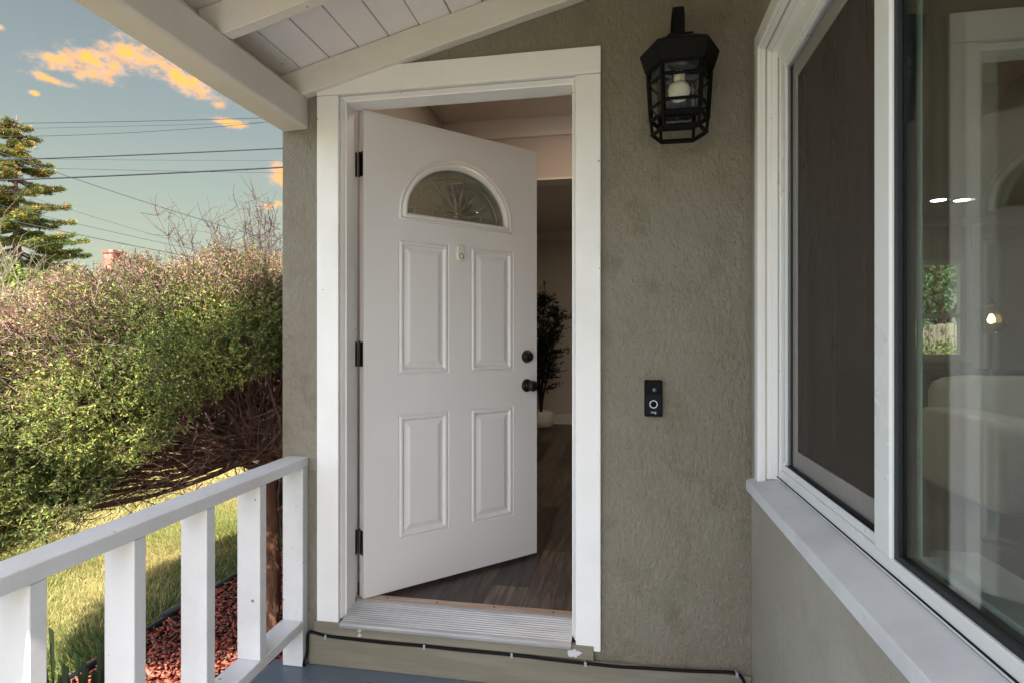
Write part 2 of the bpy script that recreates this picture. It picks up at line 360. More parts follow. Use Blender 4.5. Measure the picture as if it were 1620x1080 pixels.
def np_mesh(name, V, F, m, tint=None, parent=None, loc=None, n=4):
    """V (N,3) world, F (K,n) indices, tint (K,3) colour per face"""
    o0 = np.array(origin_of(parent)) if parent is not None else (np.array(loc, float) if loc is not None else np.array([V[:, 0].mean(), V[:, 1].mean(), V[:, 2].min()]))
    me = bpy.data.meshes.new(name); V = (V-o0).astype(np.float32)
    me.vertices.add(len(V)); me.vertices.foreach_set('co', V.ravel())
    me.loops.add(F.size); me.loops.foreach_set('vertex_index', F.astype(np.int32).ravel())
    me.polygons.add(len(F)); me.polygons.foreach_set('loop_start', np.arange(0, F.size, n, dtype=np.int32)); me.polygons.foreach_set('loop_total', np.full(len(F), n, np.int32))
    me.update(calc_edges=True)
    if tint is not None:
        at = me.attributes.new('tint', 'FLOAT_COLOR', 'FACE'); c = np.ones((len(F), 4), np.float32); c[:, :3] = tint; at.data.foreach_set('color', c.ravel())
    me.materials.append(M[m]); ob = bpy.data.objects.new(name, me); COL.objects.link(ob)
    if parent is not None: ob.parent = parent
    else: ob.location = o0
    return ob
def unit(a): return a/np.maximum(np.linalg.norm(a, axis=1, keepdims=True), 1e-9)
def leaf_quads(P, D, L, W, twist=None):
    """narrow diamond leaves: base P, direction D, length L, width W"""
    n = len(P); r = unit(rng.normal(size=(n, 3))); S = unit(np.cross(D, r))
    L = L[:, None]; W = W[:, None]
    V = np.stack([P, P+D*L*.45+S*W*.5, P+D*L, P+D*L*.45-S*W*.5], 1).reshape(-1, 3)
    return V, np.arange(4*n).reshape(n, 4)
def many_tubes(paths, radii, n=3):
    """paths (K,S,3), radii (K,S) -> quads"""
    K, S_, _ = paths.shape; T = np.gradient(paths, axis=1); T = T/np.maximum(np.linalg.norm(T, axis=2, keepdims=True), 1e-9)
    ref = np.array([.31, .43, .85]); A = np.cross(T, ref); A /= np.maximum(np.linalg.norm(A, axis=2, keepdims=True), 1e-9); B = np.cross(T, A)
    V = []
    for k in range(n):
        a = 2*PI*k/n; V.append(paths + (A*math.cos(a)+B*math.sin(a))*radii[..., None])
    V = np.stack(V, 2)   # K,S,n,3
    idx = np.arange(K*S_*n).reshape(K, S_, n)
    F = []
    for k in range(n):
        F.append(np.stack([idx[:, :-1, k], idx[:, :-1, (k+1) % n], idx[:, 1:, (k+1) % n], idx[:, 1:, k]], -1).reshape(-1, 4))
    return V.reshape(-1, 3), np.concatenate(F)
def bez(a, b, c, S_=8):
    t = np.linspace(0, 1, S_)[None, :, None]; a, b, c = a[:, None], b[:, None], c[:, None]
    return (1-t)**2*a + 2*t*(1-t)*b + t*t*c

ZF, ZG, ZI = -.035, -.42, .165            # porch floor, garden ground, interior floor
def zr(x): return 2.674+.25*x             # underside of the porch roof boards
YF = -2.72

# ------------------------------------------------------------------ ground and paving
N = 40
def sheet(name, x0, y0, x1, y1, z, m, kind='structure'):
    mb = MB(); mb.add([(x0, y0, z), (x1, y0, z), (x1, y1, z), (x0, y1, z)], [(0, 1, 2, 3)]); o = mb.build(name, m); o['kind'] = kind; return o
sheet('ground', -250, -250, 250, 250, ZG, 'ground')
sheet('mulch_bed', -2.68, -3.0, -1.42, 6.5, ZG+.006, 'mulch_bed')
sheet('added_bounce_paving', -1.6, -14, 8, YF-.3, ZG+.008, 'concrete')  # added unseen paving, kept pale to bounce sunlight up to the porch ceiling
sheet('street', -60, 15.0, -6, 21, ZG+.004, 'concrete')
mb = MB(); mb.box(-1.40, YF-.05, ZG-.1, .46, -.004, ZF); o = mb.build('porch_floor', 'porch', bevel=.006); o['kind'] = 'structure'
sheet('interior_floor', -1.3, .11, 6.6, 5.9, ZI, 'planks'); sheet('living_room_floor', .6, YF, 6.6, .11, ZI, 'planks')

# ------------------------------------------------------------------ the house
house = thing('house', 'olive stucco house front with white trimmed door, side window and covered porch', 'house', (-.6, .1, ZG))
def part(mb, name, m, parent=None, **k): return mb.build(name, m, parent if parent is not None else house, **k)
# door wall around the opening
mb = MB(); T = .15
mb.box(-1.37, 0, ZG, -1.13, T, 2.95); mb.box(-.17, 0, ZG, .45, T, 2.95); mb.box(-1.13, 0, 2.28, -.17, T, 2.95); mb.box(-1.13, 0, ZG, -.17, T, .10)
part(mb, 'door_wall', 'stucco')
mb = MB(); mb.box(-1.37, T+.002, ZG, -1.22, 5.9, 2.95); part(mb, 'side_wall', 'stucco')
mb = MB()
mb.box(.45, -.215, ZG, .60, 0-.001, 3.1); mb.box(.45, -2.0, ZG, .60, -.215, .815); mb.box(.45, -2.0, 2.19, .60, -.215, 3.1); mb.box(.45, YF, ZG, .60, -2.0, 3.1)
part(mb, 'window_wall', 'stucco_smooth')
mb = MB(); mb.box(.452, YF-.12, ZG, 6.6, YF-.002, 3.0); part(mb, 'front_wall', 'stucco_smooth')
mb = MB(); mb.box(-1.36, YF-.0, ZF, -1.27, YF+.09, 2.12); part(mb, 'porch_post', 'rail_white', bevel=.004)
mb = MB(); mb.box(6.6, YF, ZG, 6.75, 5.9, 2.95); part(mb, 'right_wall', 'stucco_smooth')
# back wall with window opening  x 3.4..4.1, z 1.06..2.26
mb = MB(); y0, y1 = 5.75, 5.9
mb.box(-1.22, y0, ZG, 3.36, y1, 2.95); mb.box(4.06, y0, ZG, 6.6, y1, 2.95); mb.box(3.36, y0, ZG, 4.06, y1, 1.07); mb.box(3.36, y0, 2.26, 4.06, y1, 2.95)
part(mb, 'back_wall', 'wall_in')
mb = MB(); mb.box(-1.38, .01, 2.96, 6.75, 5.92, 3.1); part(mb, 'main_roof', 'shingle')
# base boards under the threshold
mb = MB(); mb.box(-1.215, -.026, .094, -.102, -.001, .146); part(mb, 'sill_board', 'board_olive', bevel=.003)
mb = MB(); mb.box(-1.245, -.019, ZF, .449, -.001, .088); part(mb, 'base_board', 'board_olive', bevel=.006)
mb = MB(); random.seed(3)
cx, cz = -.165, .118
pts = []
for k in range(90):
    a = 2*PI*k/90; r = (.0135+.0035*math.sin(3*a+1)+.0025*math.sin(7*a+.5)+random.uniform(-.0006, .0006)+.022*max(0, math.cos(a-3.3))**5)*.9; pts.append((cx+r*1.2*math.cos(a), cz+r*math.sin(a)))
mb.prism(pts, lambda a, b: (a, -.0262, b), lambda a, b: (a, -.0285, b))
pts = [(-1.02+.006*math.sin(k*2.2)+(.004 if k < 6 else -.004), .098+.045*(k if k < 6 else 11-k)/5) for k in range(12)]
part(mb, 'caulk_smear', 'spackle'); mb = MB(); mb.prism([(x, .1+(z-.098)*.8) for x, z in pts], lambda a, b: (a, -.0262, b), lambda a, b: (a, -.0275, b))
part(mb, 'caulk_smear', 'spackle')

# porch roof boards, rafters, beam
mb = MB(); x = -1.267-.125*2; k = 0
random.seed(5)
while x < .46:
    gp = .0062 if k % 2 else .0042; x1 = x+.125; dz = random.uniform(-.0012, .0012)
    ya, yb = YF, -.001
    mb.hexa([(x+gp/2, ya, zr(x)+dz), (x1-gp/2, ya, zr(x1)+dz), (x1-gp/2, yb, zr(x1)+dz), (x+gp/2, yb, zr(x)+dz), (x+gp/2, ya, zr(x)+.02), (x1-gp/2, ya, zr(x1)+.02), (x1-gp/2, yb, zr(x1)+.02), (x+gp/2, yb, zr(x)+.02)])
    x = x1; k += 1
part(mb, 'roof_boards', 'roof_white', bevel=.0015, seg=1)
mb = MB(); mb.hexa([(-1.56, YF-.02, zr(-1.56)+.024), (6.8, YF-.02, zr(6.8)+.024), (6.8, .0, zr(6.8)+.024), (-1.56, .0, zr(-1.56)+.024), (-1.56, YF-.02, zr(-1.56)+.1), (6.8, YF-.02, zr(6.8)+.1), (6.8, .0, zr(6.8)+.1), (-1.56, .0, zr(-1.56)+.1)])
part(mb, 'porch_roof', 'shingle')
for i in range(10):
    yb = -.0015-.4745*i; ya = yb-.044
    if ya < YF: break
    mb = MB(); xa, xb = -1.345 if i else -1.35, .448
    n = 22; V = []; random.seed(i)
    for j in range(n+1):
        x = xa+(xb-xa)*j/n; w_ = .0012*math.sin(j*1.7+i)+random.uniform(-.0006, .0006)
        lo = zr(x)-.111+w_
        if j == 0: lo = zr(x)-.088
        V += [(x, ya, lo), (x, yb, lo), (x, yb, zr(x)-.0025), (x, ya, zr(x)-.0025)]
    F = [(0, 1, 2, 3)[::-1]]
    for j in range(n):
        for k in range(4): F.append((j*4+k, j*4+(k+1) % 4, j*4+4+(k+1) % 4, j*4+4+k))
    F.append(tuple(n*4+k for k in range(4)))
    mb.add(V, F); part(mb, 'rafter', 'beam_white', bevel=.003)
# beam (long, with softened lower edges)
mb = MB(); prof = [(-1.37, 2.128), (-1.362, 2.121), (-1.262, 2.125), (-1.255, 2.132), (-1.2545, 2.247), (-1.30, 2.252), (-1.37, 2.25)]
ys = np.linspace(YF, -.002, 60); V = []
for j, y in enumerate(ys):
    for (a, b) in prof:
        V.append((a+.0012*math.sin(y*7+b*30), y, b+.0018*math.sin(y*5+a*9)))
F = [tuple(range(7))]
for j in range(59):
    for k in range(7): F.append((j*7+k, j*7+7+k, j*7+7+(k+1) % 7, j*7+(k+1) % 7))
F.append(tuple(59*7+k for k in range(6, -1, -1))); mb.add(V, F); part(mb, 'porch_beam', 'beam_white', bevel=.003)
mb = MB(); mb.box(-1.368, YF, 2.2525, -1.35, -.003, zr(-1.368)-.003); part(mb, 'blocking_board', 'roof_white')

# ------------------------------------------------------------------ door surround
mb = MB(); mb.box(-1.206, -.022, .129, -1.113, -.001, 2.2475); part(mb, 'door_casing', 'white', bevel=.0025)
mb = MB(); mb.box(-.168, -.022, .127, -.077, -.001, 2.2475); part(mb, 'door_casing', 'white', bevel=.0025)
mb = MB(); mb.box(-1.2065, -.0225, 2.2495, -.0765, -.001, 2.349); part(mb, 'door_casing', 'white', bevel=.0025)
# jambs: brick mould lip, stop, rebate
def jamb_profile(s):   # list of (inset from outer -> depth y)
    return [(0, -.001), (.004, -.004), (.008, .006), (.0125, .018), (.0165, .020), (.0165, .098), (.001, .102), (.001, .152), (-.014, .152), (-.014, -.001)]
prof = jamb_profile(1)
mb = MB(); mb.prism(prof, lambda a, y: (-1.114+a, y, .152), lambda a, y: (-1.114+a, y, 2.2515)); part(mb, 'door_jamb', 'white', bevel=.001)
mb = MB(); mb.prism([(a, y) for a, y in prof], lambda a, y: (-.168-a, y, .152), lambda a, y: (-.168-a, y, 2.2515)); part(mb, 'door_jamb', 'white', bevel=.001)
mb = MB(); mb.prism([(a, y) for a, y in prof if a >= -.001], lambda a, y: (-1.1145+a, y, 2.2490-a), lambda a, y: (-.1675-a, y, 2.2490-a)); mb.box(-1.13, 0, 2.2515, -.17, .15, 2.279); part(mb, 'door_head_jamb', 'white', bevel=.001)
# threshold: ribbed aluminium, sloping up inwards
mb = MB(); n = 11; ya, yb, za, zb = -.030, .110, .152, .178
pr = [(ya-.010, za-.016), (ya-.012, za-.006), (ya-.006, za)]
for k in range(n):
    t0 = k/n; t1 = (k+1)/n; y_0 = ya+(yb-ya)*t0; y_1 = ya+(yb-ya)*t1; z_0 = za+(zb-za)*t0; z_1 = za+(zb-za)*t1
    pr += [(y_0+.001, z_0+.0022), (y_0+(y_1-y_0)*.55, z_0+(z_1-z_0)*.55+.0026), (y_0+(y_1-y_0)*.68, z_0+(z_1-z_0)*.6-.0020), (y_0+(y_1-y_0)*.95, z_1-.0020)]
pr += [(yb, zb+.004), (yb+.014, zb+.004), (yb+.015, zb-.012), (yb, .11), (ya, .131), (ya-.002, za-.018)]
mb.prism(pr, lambda a, b: (-1.0975, a, b), lambda a, b: (-.1845, a, b)); part(mb, 'threshold', 'alu')
mb = MB(); mb.box(-1.112, .1252, .15, -.170, .172, .181); th = part(mb, 'threshold_strip', 'tan_wood', bevel=.002)
mb = MB()
for x in (-.975, -.756, -.513, -.27):
    mb = MB(); mb.lathe([(.004, 0), (.004, .0015)], (x, .148, .1805), n=10); part(mb, 'screw', 'gap', th)

# ------------------------------------------------------------------ the open door
DO = Vector((-1.07, .119)); DE = Vector((-.4306, .796)); DL = (DE-DO).length; dd = (DE-DO)/DL; dn = Vector((dd.y, -dd.x))   # outward normal
DZ0, DZ1 = .183, 2.240; DT = .044
def dp(s, z, out=0.0): return (DO.x+dd.x*s+dn.x*out, DO.y+dd.y*s+dn.y*out, z)
mb = MB()
S0, S1 = 0.0, DL
def rect(s0, z0, s1, z1, o): return [dp(s0, z0, o), dp(s1, z0, o), dp(s1, z1, o), dp(s0, z1, o)]
def ring(a, b):
    n = len(a); mb.add(a+b, [(i, (i+1) % n, n+(i+1) % n, n+i) for i in range(n)])
PAN = [(.158, 1.121, .414, 1.714), (.531, 1.121, .783, 1.714), (.158, .400, .414, .947), (.531, .400, .783, .947)]
PROF = [(0, 0), (.0035, -.0045), (.008, -.0035), (.013, .0025), (.021, .0025), (.028, -.0085), (.033, -.0095), (.057, -.0010), (.059, -.0006)]
sc_ = [S0, .158, .414, .531, .783, S1]; zc_ = [DZ0, .400, .947, 1.121, 1.714, 1.765]
for i in range(5):
    for j in range(5):
        r = (sc_[i], zc_[j], sc_[i+1], zc_[j+1])
        if any(abs(r[0]-p[0]) < 1e-6 and abs(r[1]-p[1]) < 1e-6 for p in PAN): continue
        mb.add(rect(*r, 0), [(0, 1, 2, 3)])
for (a, b, c, d) in PAN:
    for (i0, o0), (i1, o1) in zip(PROF[:-1], PROF[1:]): ring(rect(a+i0, b+i0, c-i0, d-i0, o0), rect(a+i1, b+i1, c-i1, d-i1, o1))
    i = PROF[-1][0]; mb.add(rect(a+i, b+i, c-i, d-i, PROF[-1][1]), [(0, 1, 2, 3)])
FC = .466
def fan(a, up, zc, zb, n=48, nb=16, ns=3):
    pts = [(FC-a+2*a*k/nb, zb) for k in range(nb)]
    pts += [(FC+a, zb+(zc-zb)*k/ns) for k in range(ns)]
    pts += [(FC+a*math.cos(PI*k/n), zc+up*math.sin(PI*k/n)) for k in range(n)]
    pts += [(FC-a, zc-(zc-zb)*k/ns) for k in range(ns)]
    return pts
f_out = fan(.305, .272, 1.835, 1.800)
def rectmap(p):   # push a point of the loop out to the surrounding rectangle
    x0, x1, z0, z1 = S0, S1, 1.765, DZ1; cx, cz = FC, 1.93; dx, dz = p[0]-cx, p[1]-cz
    t = min([(x1-cx)/dx if dx > 1e-9 else 1e9, (x0-cx)/dx if dx < -1e-9 else 1e9, (z1-cz)/dz if dz > 1e-9 else 1e9, (z0-cz)/dz if dz < -1e-9 else 1e9])
    return (cx+dx*t, cz+dz*t)
rm = [rectmap(p) for p in f_out]
for corner in ((S0, 1.765), (S1, 1.765), (S1, DZ1), (S0, DZ1)):
    i = min(range(len(rm)), key=lambda k: (rm[k][0]-corner[0])**2+(rm[k][1]-corner[1])**2); rm[i] = corner
f_in = fan(.262, .224, 1.836, 1.832)
ring([dp(*p, 0) for p in rm], [dp(*p, 0) for p in f_out])
ring([dp(*p, 0) for p in f_out], [dp(*p, -.006) for p in f_in]); ring([dp(*p, -.006) for p in f_in], [dp(*p, -DT) for p in f_in])
ring([dp(*p, -DT) for p in rm], [dp(*p, -DT) for p in f_in])
mb.add(rect(S0, DZ0, S1, 1.765, -DT), [(3, 2, 1, 0)])
mb.add([dp(S0, DZ0, 0), dp(S1, DZ0, 0), dp(S1, DZ1, 0), dp(S0, DZ1, 0), dp(S0, DZ0, -DT), dp(S1, DZ0, -DT), dp(S1, DZ1, -DT), dp(S0, DZ1, -DT)], [(0, 1, 5, 4), (1, 2, 6, 5), (2, 3, 7, 6), (3, 0, 4, 7)])
door = part(mb, 'front_door', 'door_white'); door['label'] = 'white four panel door standing open inwards'
# fan light trim: raised moulding around the glass
mb = MB(); TP = [(0, .0), (.02, .004), (.10, .0075), (.2, .0085), (.32, .006), (.38, .0035), (.5, .0095), (.66, .013), (.8, .011), (.92, .006), (1, -.004), (1, -.012)]
def lerp_loop(t): return [(a[0]+(b[0]-a[0])*t, a[1]+(b[1]-a[1])*t) for a, b in zip(f_out, f_in)]
for (t0, o0), (t1, o1) in zip(TP[:-1], TP[1:]): ring([dp(*p, o0+.0005) for p in lerp_loop(t0)], [dp(*p, o1+.0005) for p in lerp_loop(t1)])
part(mb, 'fanlight_trim', 'door_white', door, smooth=True)
mb = MB(); lp = fan(.2615, .2235, 1.836, 1.8325)
mb.add([dp(*p, -.014) for p in lp]+[dp(*p, -.018) for p in lp], [tuple(range(len(lp))), tuple(range(2*len(lp)-1, len(lp)-1, -1))]+[(i, (i+1) % len(lp), len(lp)+(i+1) % len(lp), len(lp)+i) for i in range(len(lp))])
part(mb, 'fanlight_glass', 'fan_glass', door)
# came lines
mb = MB()
def came(pts, r=.0019): mb.tube([dp(a, b, -.0125) for a, b in pts], r, n=6)
def el_(a, up, t): return (FC+a*math.cos(t), 1.836+up*math.sin(t))
came([el_(.222, .186, PI*k/40) for k in range(41)])
came([(FC-.262, 1.862), (FC-.19, 1.862), (FC-.10, 1.862), (FC-.06, 1.85)]); came([(FC+.262, 1.862), (FC+.19, 1.862), (FC+.10, 1.862), (FC+.06, 1.85)])
for t in (.52, .95, 1.40, 1.75, 2.2, 2.62): came([el_(.262, .224, t), el_(.10, .095, t)])
came([(FC-.222, 1.836), (FC-.222, 1.862)]); came([(FC+.222, 1.836), (FC+.222, 1.862)]); came([(FC-.13, 1.833), (FC-.13, 1.862)]); came([(FC+.13, 1.833), (FC+.13, 1.862)])
came([el_(.260, .222, PI*k/40) for k in range(41)], .0028); came([(FC-.26, 1.8345), (FC+.26, 1.8345)], .0028)
def petal(ang, L, W, base=(FC, 1.862)):
    o = []; ca, sa = math.cos(ang), math.sin(ang)
    for k in range(17):
        t = k/16; w = W*math.sin(PI*t)**.8*(.55+.6*t); o.append((L*t, w))
    loop = o+[(a, -b) for a, b in o[::-1][1:-1]]
    return [(base[0]+a*ca-b*sa, base[1]+a*sa+b*ca) for a, b in loop]
PET = [petal(a, l, w_) for a, l, w_ in ((PI/2, .115, .020), (PI/2-.45, .105, .021), (PI/2+.45, .105, .021), (PI/2-.95, .105, .021), (PI/2+.95, .105, .021), (PI/2-1.38, .12, .018), (PI/2+1.38, .12, .018))]
PET.append(petal(-PI/2+.55, .034, .013, (FC-.002, 1.866))); PET.append(petal(-PI/2-.55, .034, .013, (FC+.002, 1.866))); PET.append(petal(-PI/2, .030, .010, (FC, 1.868)))
for p in PET: came(p+[p[0]], .0014)
part(mb, 'fanlight_came', 'came', door, smooth=True)
mb = MB()
for p in PET:
    n = len(p); c = (sum(a for a, b in p)/n, sum(b for a, b in p)/n)
    V = [dp(*q, -.0125) for q in p]+[dp(c[0]+(q[0]-c[0])*.6, c[1]+(q[1]-c[1])*.6, -.0075) for q in p]+[dp(*c, -.0065)]
    mb.add(V, [(i, (i+1) % n, n+(i+1) % n, n+i) for i in range(n)]+[(n+i, n+(i+1) % n, 2*n) for i in range(n)])
part(mb, 'fanlight_petal', 'fan_clear', door, smooth=True)
# hinges (between jamb and slab)
for z0, m_ in ((1.964, 'bronze'), (1.160, 'bronze'), (.362, 'steel')):
    mb = MB(); h = .104
    mb.box(-1.1125, .106, z0, -1.1105, .146, z0+h)
    mb.hexa([dp(-.0018, z0, -.006), dp(-.0002, z0, -.006), dp(-.0002, z0, -.043), dp(-.0018, z0, -.043), dp(-.0018, z0+h, -.006), dp(-.0002, z0+h, -.006), dp(-.0002, z0+h, -.043), dp(-.0018, z0+h, -.043)])
    mb.lathe([(.0062, 0), (.0062, h*.2), (.0055, h*.205), (.0055, h*.21), (.0062, h*.215), (.0062, h*.6), (.0055, h*.605), (.0062, h*.61), (.0062, h), (.003, h+.005)], (-1.100, .146, z0), n=12)
    part(mb, 'hinge', m_ if m_ == 'bronze' else 'hinge', door)
# knob and deadbolt
c = Vector(dp(.866, 1.045, 0)); ax = (dn.x, dn.y, 0)
mb = MB(); mb.lathe([(.0, -.001), (.033, 0), (.033, .004), (.029, .009), (.018, .012), (.0125, .016), (.012, .030), (.016, .034), (.024, .040), (.0275, .048), (.0275, .055), (.024, .063), (.015, .068), (0, .0695)], c, ax, 36)
part(mb, 'door_knob', 'bronze', door, smooth=True)
c = Vector(dp(.866, 1.191, 0)); mb = MB(); mb.lathe([(.0, -.001), (.0325, 0), (.0325, .005), (.029, .012), (.024, .022), (.0225, .026), (.020, .0275), (0, .028)], c, ax, 36)
part(mb, 'deadbolt', 'bronze', door, smooth=True)
mb = MB(); mb.lathe([(.0, .0285), (.010, .0285), (.010, .0292), (0, .0295)], c, ax, 20); part(mb, 'keyhole', 'hinge', door)

# little cream push button stuck on the door
pb = thing('push_button', 'small cream oval push button between the upper panels of the white door', 'push button', dp(.4725, 1.64, 0))
def capsule(w_, z0, z1, n=12): return [(.4725+w_*math.cos(a), z1-w_+w_*math.sin(a)) for a in [PI*k/n for k in range(n+1)]]+[(.4725+w_*math.cos(a), z0+w_+w_*math.sin(a)) for a in [PI+PI*k/n for k in range(n+1)]]
mb = MB(); a = capsule(.020, 1.640, 1.715); b_ = capsule(.0175, 1.6425, 1.7125); n = len(a)
mb.add([dp(*p, .0005) for p in a]+[dp(*p, .010) for p in a]+[dp(*p, .013) for p in b_], [(i, (i+1) % n, n+(i+1) % n, n+i) for i in range(n)]+[(n+i, n+(i+1) % n, 2*n+(i+1) % n, 2*n+i) for i in range(n)]+[tuple(range(2*n, 3*n)), tuple(range(n-1, -1, -1))])
mb.build('housing', 'cream', pb)
mb = MB(); mb.lathe([(0, 0), (.0098, 0), (.0098, .0022), (.0, .003)], dp(.4725, 1.6625, .0130), ax, 28); mb.build('button', 'cream', pb, smooth=True)
mb = MB(); mb.lathe([(.0098, .0), (.0125, .0), (.0125, .0012), (.0098, .0012), (.0098, 0)], dp(.4725, 1.6625, .0131), ax, 28); mb.build('button_rim', 'gap', pb)

# ------------------------------------------------------------------ side window (in the house)
WY0, WY1 = -.215, -2.0
win = MB()
# vinyl main frame as the parent mesh of its pieces
win.box(.480, -.262, .832, .545, WY0-.0015, 2.176)                    # far jamb
win.box(.481, WY1, 2.108, .545, -.2625, 2.1755)                       # head
win.box(.4805, WY1, .8325, .545, -.2625, .868)                        # bottom rail
win.box(.480, WY1, .8685, .545, WY1+.05, 2.1075)
window = part(win, 'window', 'white_vinyl', bevel=.0025)
mb = MB()                                                             # raised stops and tracks of the sliding half
mb.box(.486, -.952, .8685, .494, -.2635, .886); mb.box(.4825, -.300, .887, .494, -.263, 2.107); mb.box(.486, -.952, 2.092, .494, -.301, 2.1075)
mb.box(.4865, -.953, .8862, .4900, -.301, .890)
part(mb, 'window_track', 'white_vinyl', window, bevel=.0015)
mb = MB(); mb.box(.4785, -1.022, .866, .5225, -.9535, 2.112); part(mb, 'mullion', 'white_vinyl', window, bevel=.004)
mb = MB(); mb.box(.4775, WY1, .8405, .4808, -.218, .8428); mb.box(.4792, -.2435, .846, .4803, -.2405, 2.15); mb.box(.4855, -.952, .8895, .4862, -.302, .8925); mb.box(.4822, -.3, .9, .4828, -.2985, 2.1)
part(mb, 'seam', 'gap', window)
# screen
mb = MB(); y_a, y_b, z_a, z_b = -.318, -.950, .8925, 2.09
mb.box(.503, y_a-.036, z_a, .513, y_a, z_b); mb.box(.503, y_b, z_a, .513, y_b+.012, z_b); mb.box(.5032, y_b+.0122, z_a, .513, y_a-.0362, z_a+.05); mb.box(.5032, y_b+.0122, z_b-.05, .513, y_a-.0362, z_b)
part(mb, 'screen_frame', 'screen_frame', window, bevel=.002)
mb = MB(); mb.box(.5065, y_b+.012, z_a+.05, .5085, y_a-.036, z_b-.05); part(mb, 'insect_screen', 'screen', window)
mb = MB(); mb.box(.528, y_b, z_a, .532, y_a, z_b); part(mb, 'glass_pane', 'win_glass', window)
mb = MB(); mb.box(.498, y_b, z_a-.002, .502, y_b+.006, z_b); mb.box(.5005, -.317, z_a, .5025, -.301, z_b); mb.box(.4945, -.95, .8866, .5025, -.302, .892); part(mb, 'weather_strip', 'gasket', window)
# fixed double pane
yA, yB, zA, zB = WY1+.0505, -1.0225, .8685, 2.107
mb = MB(); mb.box(.4935, yA, zA, .4965, yB, zB); part(mb, 'glass_pane', 'win_glass', window)
mb = MB(); mb.box(.5175, yA, zA, .5205, yB, zB); part(mb, 'glass_pane', 'win_glass', window)
mb = MB(); mb.box(.486, yB-.016, zA, .493, yB, zB); mb.box(.486, yA, zA, .493, yB-.0165, zA+.011); mb.box(.4975, yB-.010, zA, .5170, yB, zB); mb.box(.4975, yA, zA, .5170, yB-.0105, zA+.007); part(mb, 'gasket', 'gasket', window)
mb = MB(); mb.box(.5215, yB-.020, zA, .5245, yB, zB); mb.box(.5215, yA, zA, .575, yB-.0202, zA+.014); part(mb, 'inner_stop', 'white_vinyl', window, bevel=.002)
mb = MB(); mb.box(.576, yA, .80, .66, -.95, .8665); part(mb, 'inner_sill', 'trim_in', window, bevel=.004)
# casing
mb = MB(); mb.box(.4275, -.200, .8135, .4515, -.157, 2.2045); mb.box(.437, -.2085, .8135, .4515, -.2005, 2.2045); mb.box(.4515, -.2245, .83, .482, -.2075, 2.18)
mb.box(.462, -.232, .832, .4835, -.2246, 2.18)
part(mb, 'window_casing', 'white', window, bevel=.002)
mb = MB(); mb.box(.427, WY1-.05, 2.205, .4515, -.1565, 2.257); mb.box(.437, WY1, 2.196, .4515, -.2010, 2.2048); mb.box(.4515, WY1, 2.178, .482, -.2080, 2.197)
mb.box(.462, WY1, 2.170, .4835, -.2250, 2.1775)
part(mb, 'window_casing', 'white', window, bevel=.002)
mb = MB(); mb.box(.4275, WY1-.05, .8135, .4515, WY1+.0, 2.2045); part(mb, 'window_casing', 'white', window, bevel=.002)
# sloping sill
mb = MB(); mb.prism([(.404, .774), (.4035, .806), (.406, .8085), (.482, .8335), (.482, .780), (.448, .776)], lambda a, b: (a, -.142, b), lambda a, b: (a, WY1-.08, b)); part(mb, 'window_sill', 'sill_shaded', window, bevel=.0025)

# ------------------------------------------------------------------ railing
rail = thing('porch_railing', 'white painted wooden porch railing left of the door', 'railing', (-1.29, -1.2, ZF))
def rx(y): return -1.2985+.043*(-y)      # centre line
def rbox(mb, y0, y1, z0, z1, hw):
    mb.hexa([(rx(y0)-hw, y0, z0), (rx(y0)+hw, y0, z0), (rx(y1)+hw, y1, z0), (rx(y1)-hw, y1, z0), (rx(y0)-hw, y0, z1), (rx(y0)+hw, y0, z1), (rx(y1)+hw, y1, z1), (rx(y1)-hw, y1, z1)])
mb = MB(); rbox(mb, YF+.095, -.003, .760, .799, .047); mb.build('top_rail', 'rail_white', rail, bevel=.004)
mb = MB(); rbox(mb, YF+.095, -.050, .113, .152, .045); mb.build('bottom_rail', 'rail_white', rail, bevel=.003)
mb = MB(); rbox(mb, -.048, -.004, ZF+.002, .7595, .044); mb.build('post', 'rail_white', rail, bevel=.003)
for y in (-.349, -.632, -.912, -1.19, -1.47, -1.75, -2.03, -2.31):
    mb = MB(); rbox(mb, y, y+.040, .1525, .7595, .0445); mb.build('baluster', 'rail_white', rail, bevel=.0025)

# ------------------------------------------------------------------ cable along the base
cab = thing('cable', 'thin black cable clipped along the base board under the door', 'cable', (-.4, -.03, ZF))
pts = [(-1.252, -.035, ZF+.004), (-1.249, -.05, ZF+.012), (-1.240, -.034, .02), (-1.243, -.030, .085), (-1.236, -.030, .103), (-1.21, -.030, .101), (-1.158, -.032, .092), (-1.05, -.032, .090), (-.90, -.032, .0885), (-.749, -.032, .0915), (-.60, -.032, .089), (-.382, -.032, .0915), (-.25, -.032, .087), (-.13, -.032, .0865), (0, -.027, .083), (.081, -.025, .087), (.25, -.025, .092), (.36, -.025, .102), (.395, -.028, .105), (.415, -.03, .09), (.428, -.03, .05), (.438, -.05, .012), (.44, -.3, .0), (.441, -.8, -.028)]
# smooth
def smooth_path(p, it=2):
    for _ in range(it):
        q = [p[0]]
        for a, b_ in zip(p[:-1], p[1:]): q += [tuple(a[i]*.75+b_[i]*.25 for i in range(3)), tuple(a[i]*.25+b_[i]*.75 for i in range(3))]
        p = q+[p[-1]]
    return p
mb = MB(); mb.tube(smooth_path(pts), .0056, n=8); mb.build('wire', 'cable', cab, smooth=True)
for x, z in ((-1.158, .092), (-.747, .0915), (-.404, .0915), (-.130, .0868), (.396, .103)):
    mb = MB(); mb.tube([(x-.0035, -.022, z-.007), (x-.0035, -.033, z-.006), (x-.0035, -.0378, z), (x-.0035, -.033, z+.006), (x-.0035, -.024, z+.007)], .0022, n=6); mb.box(x-.006, -.0405, z-.010, x+.003, -.037, z+.007); mb.build('clip', 'clip', cab, bevel=.0005)

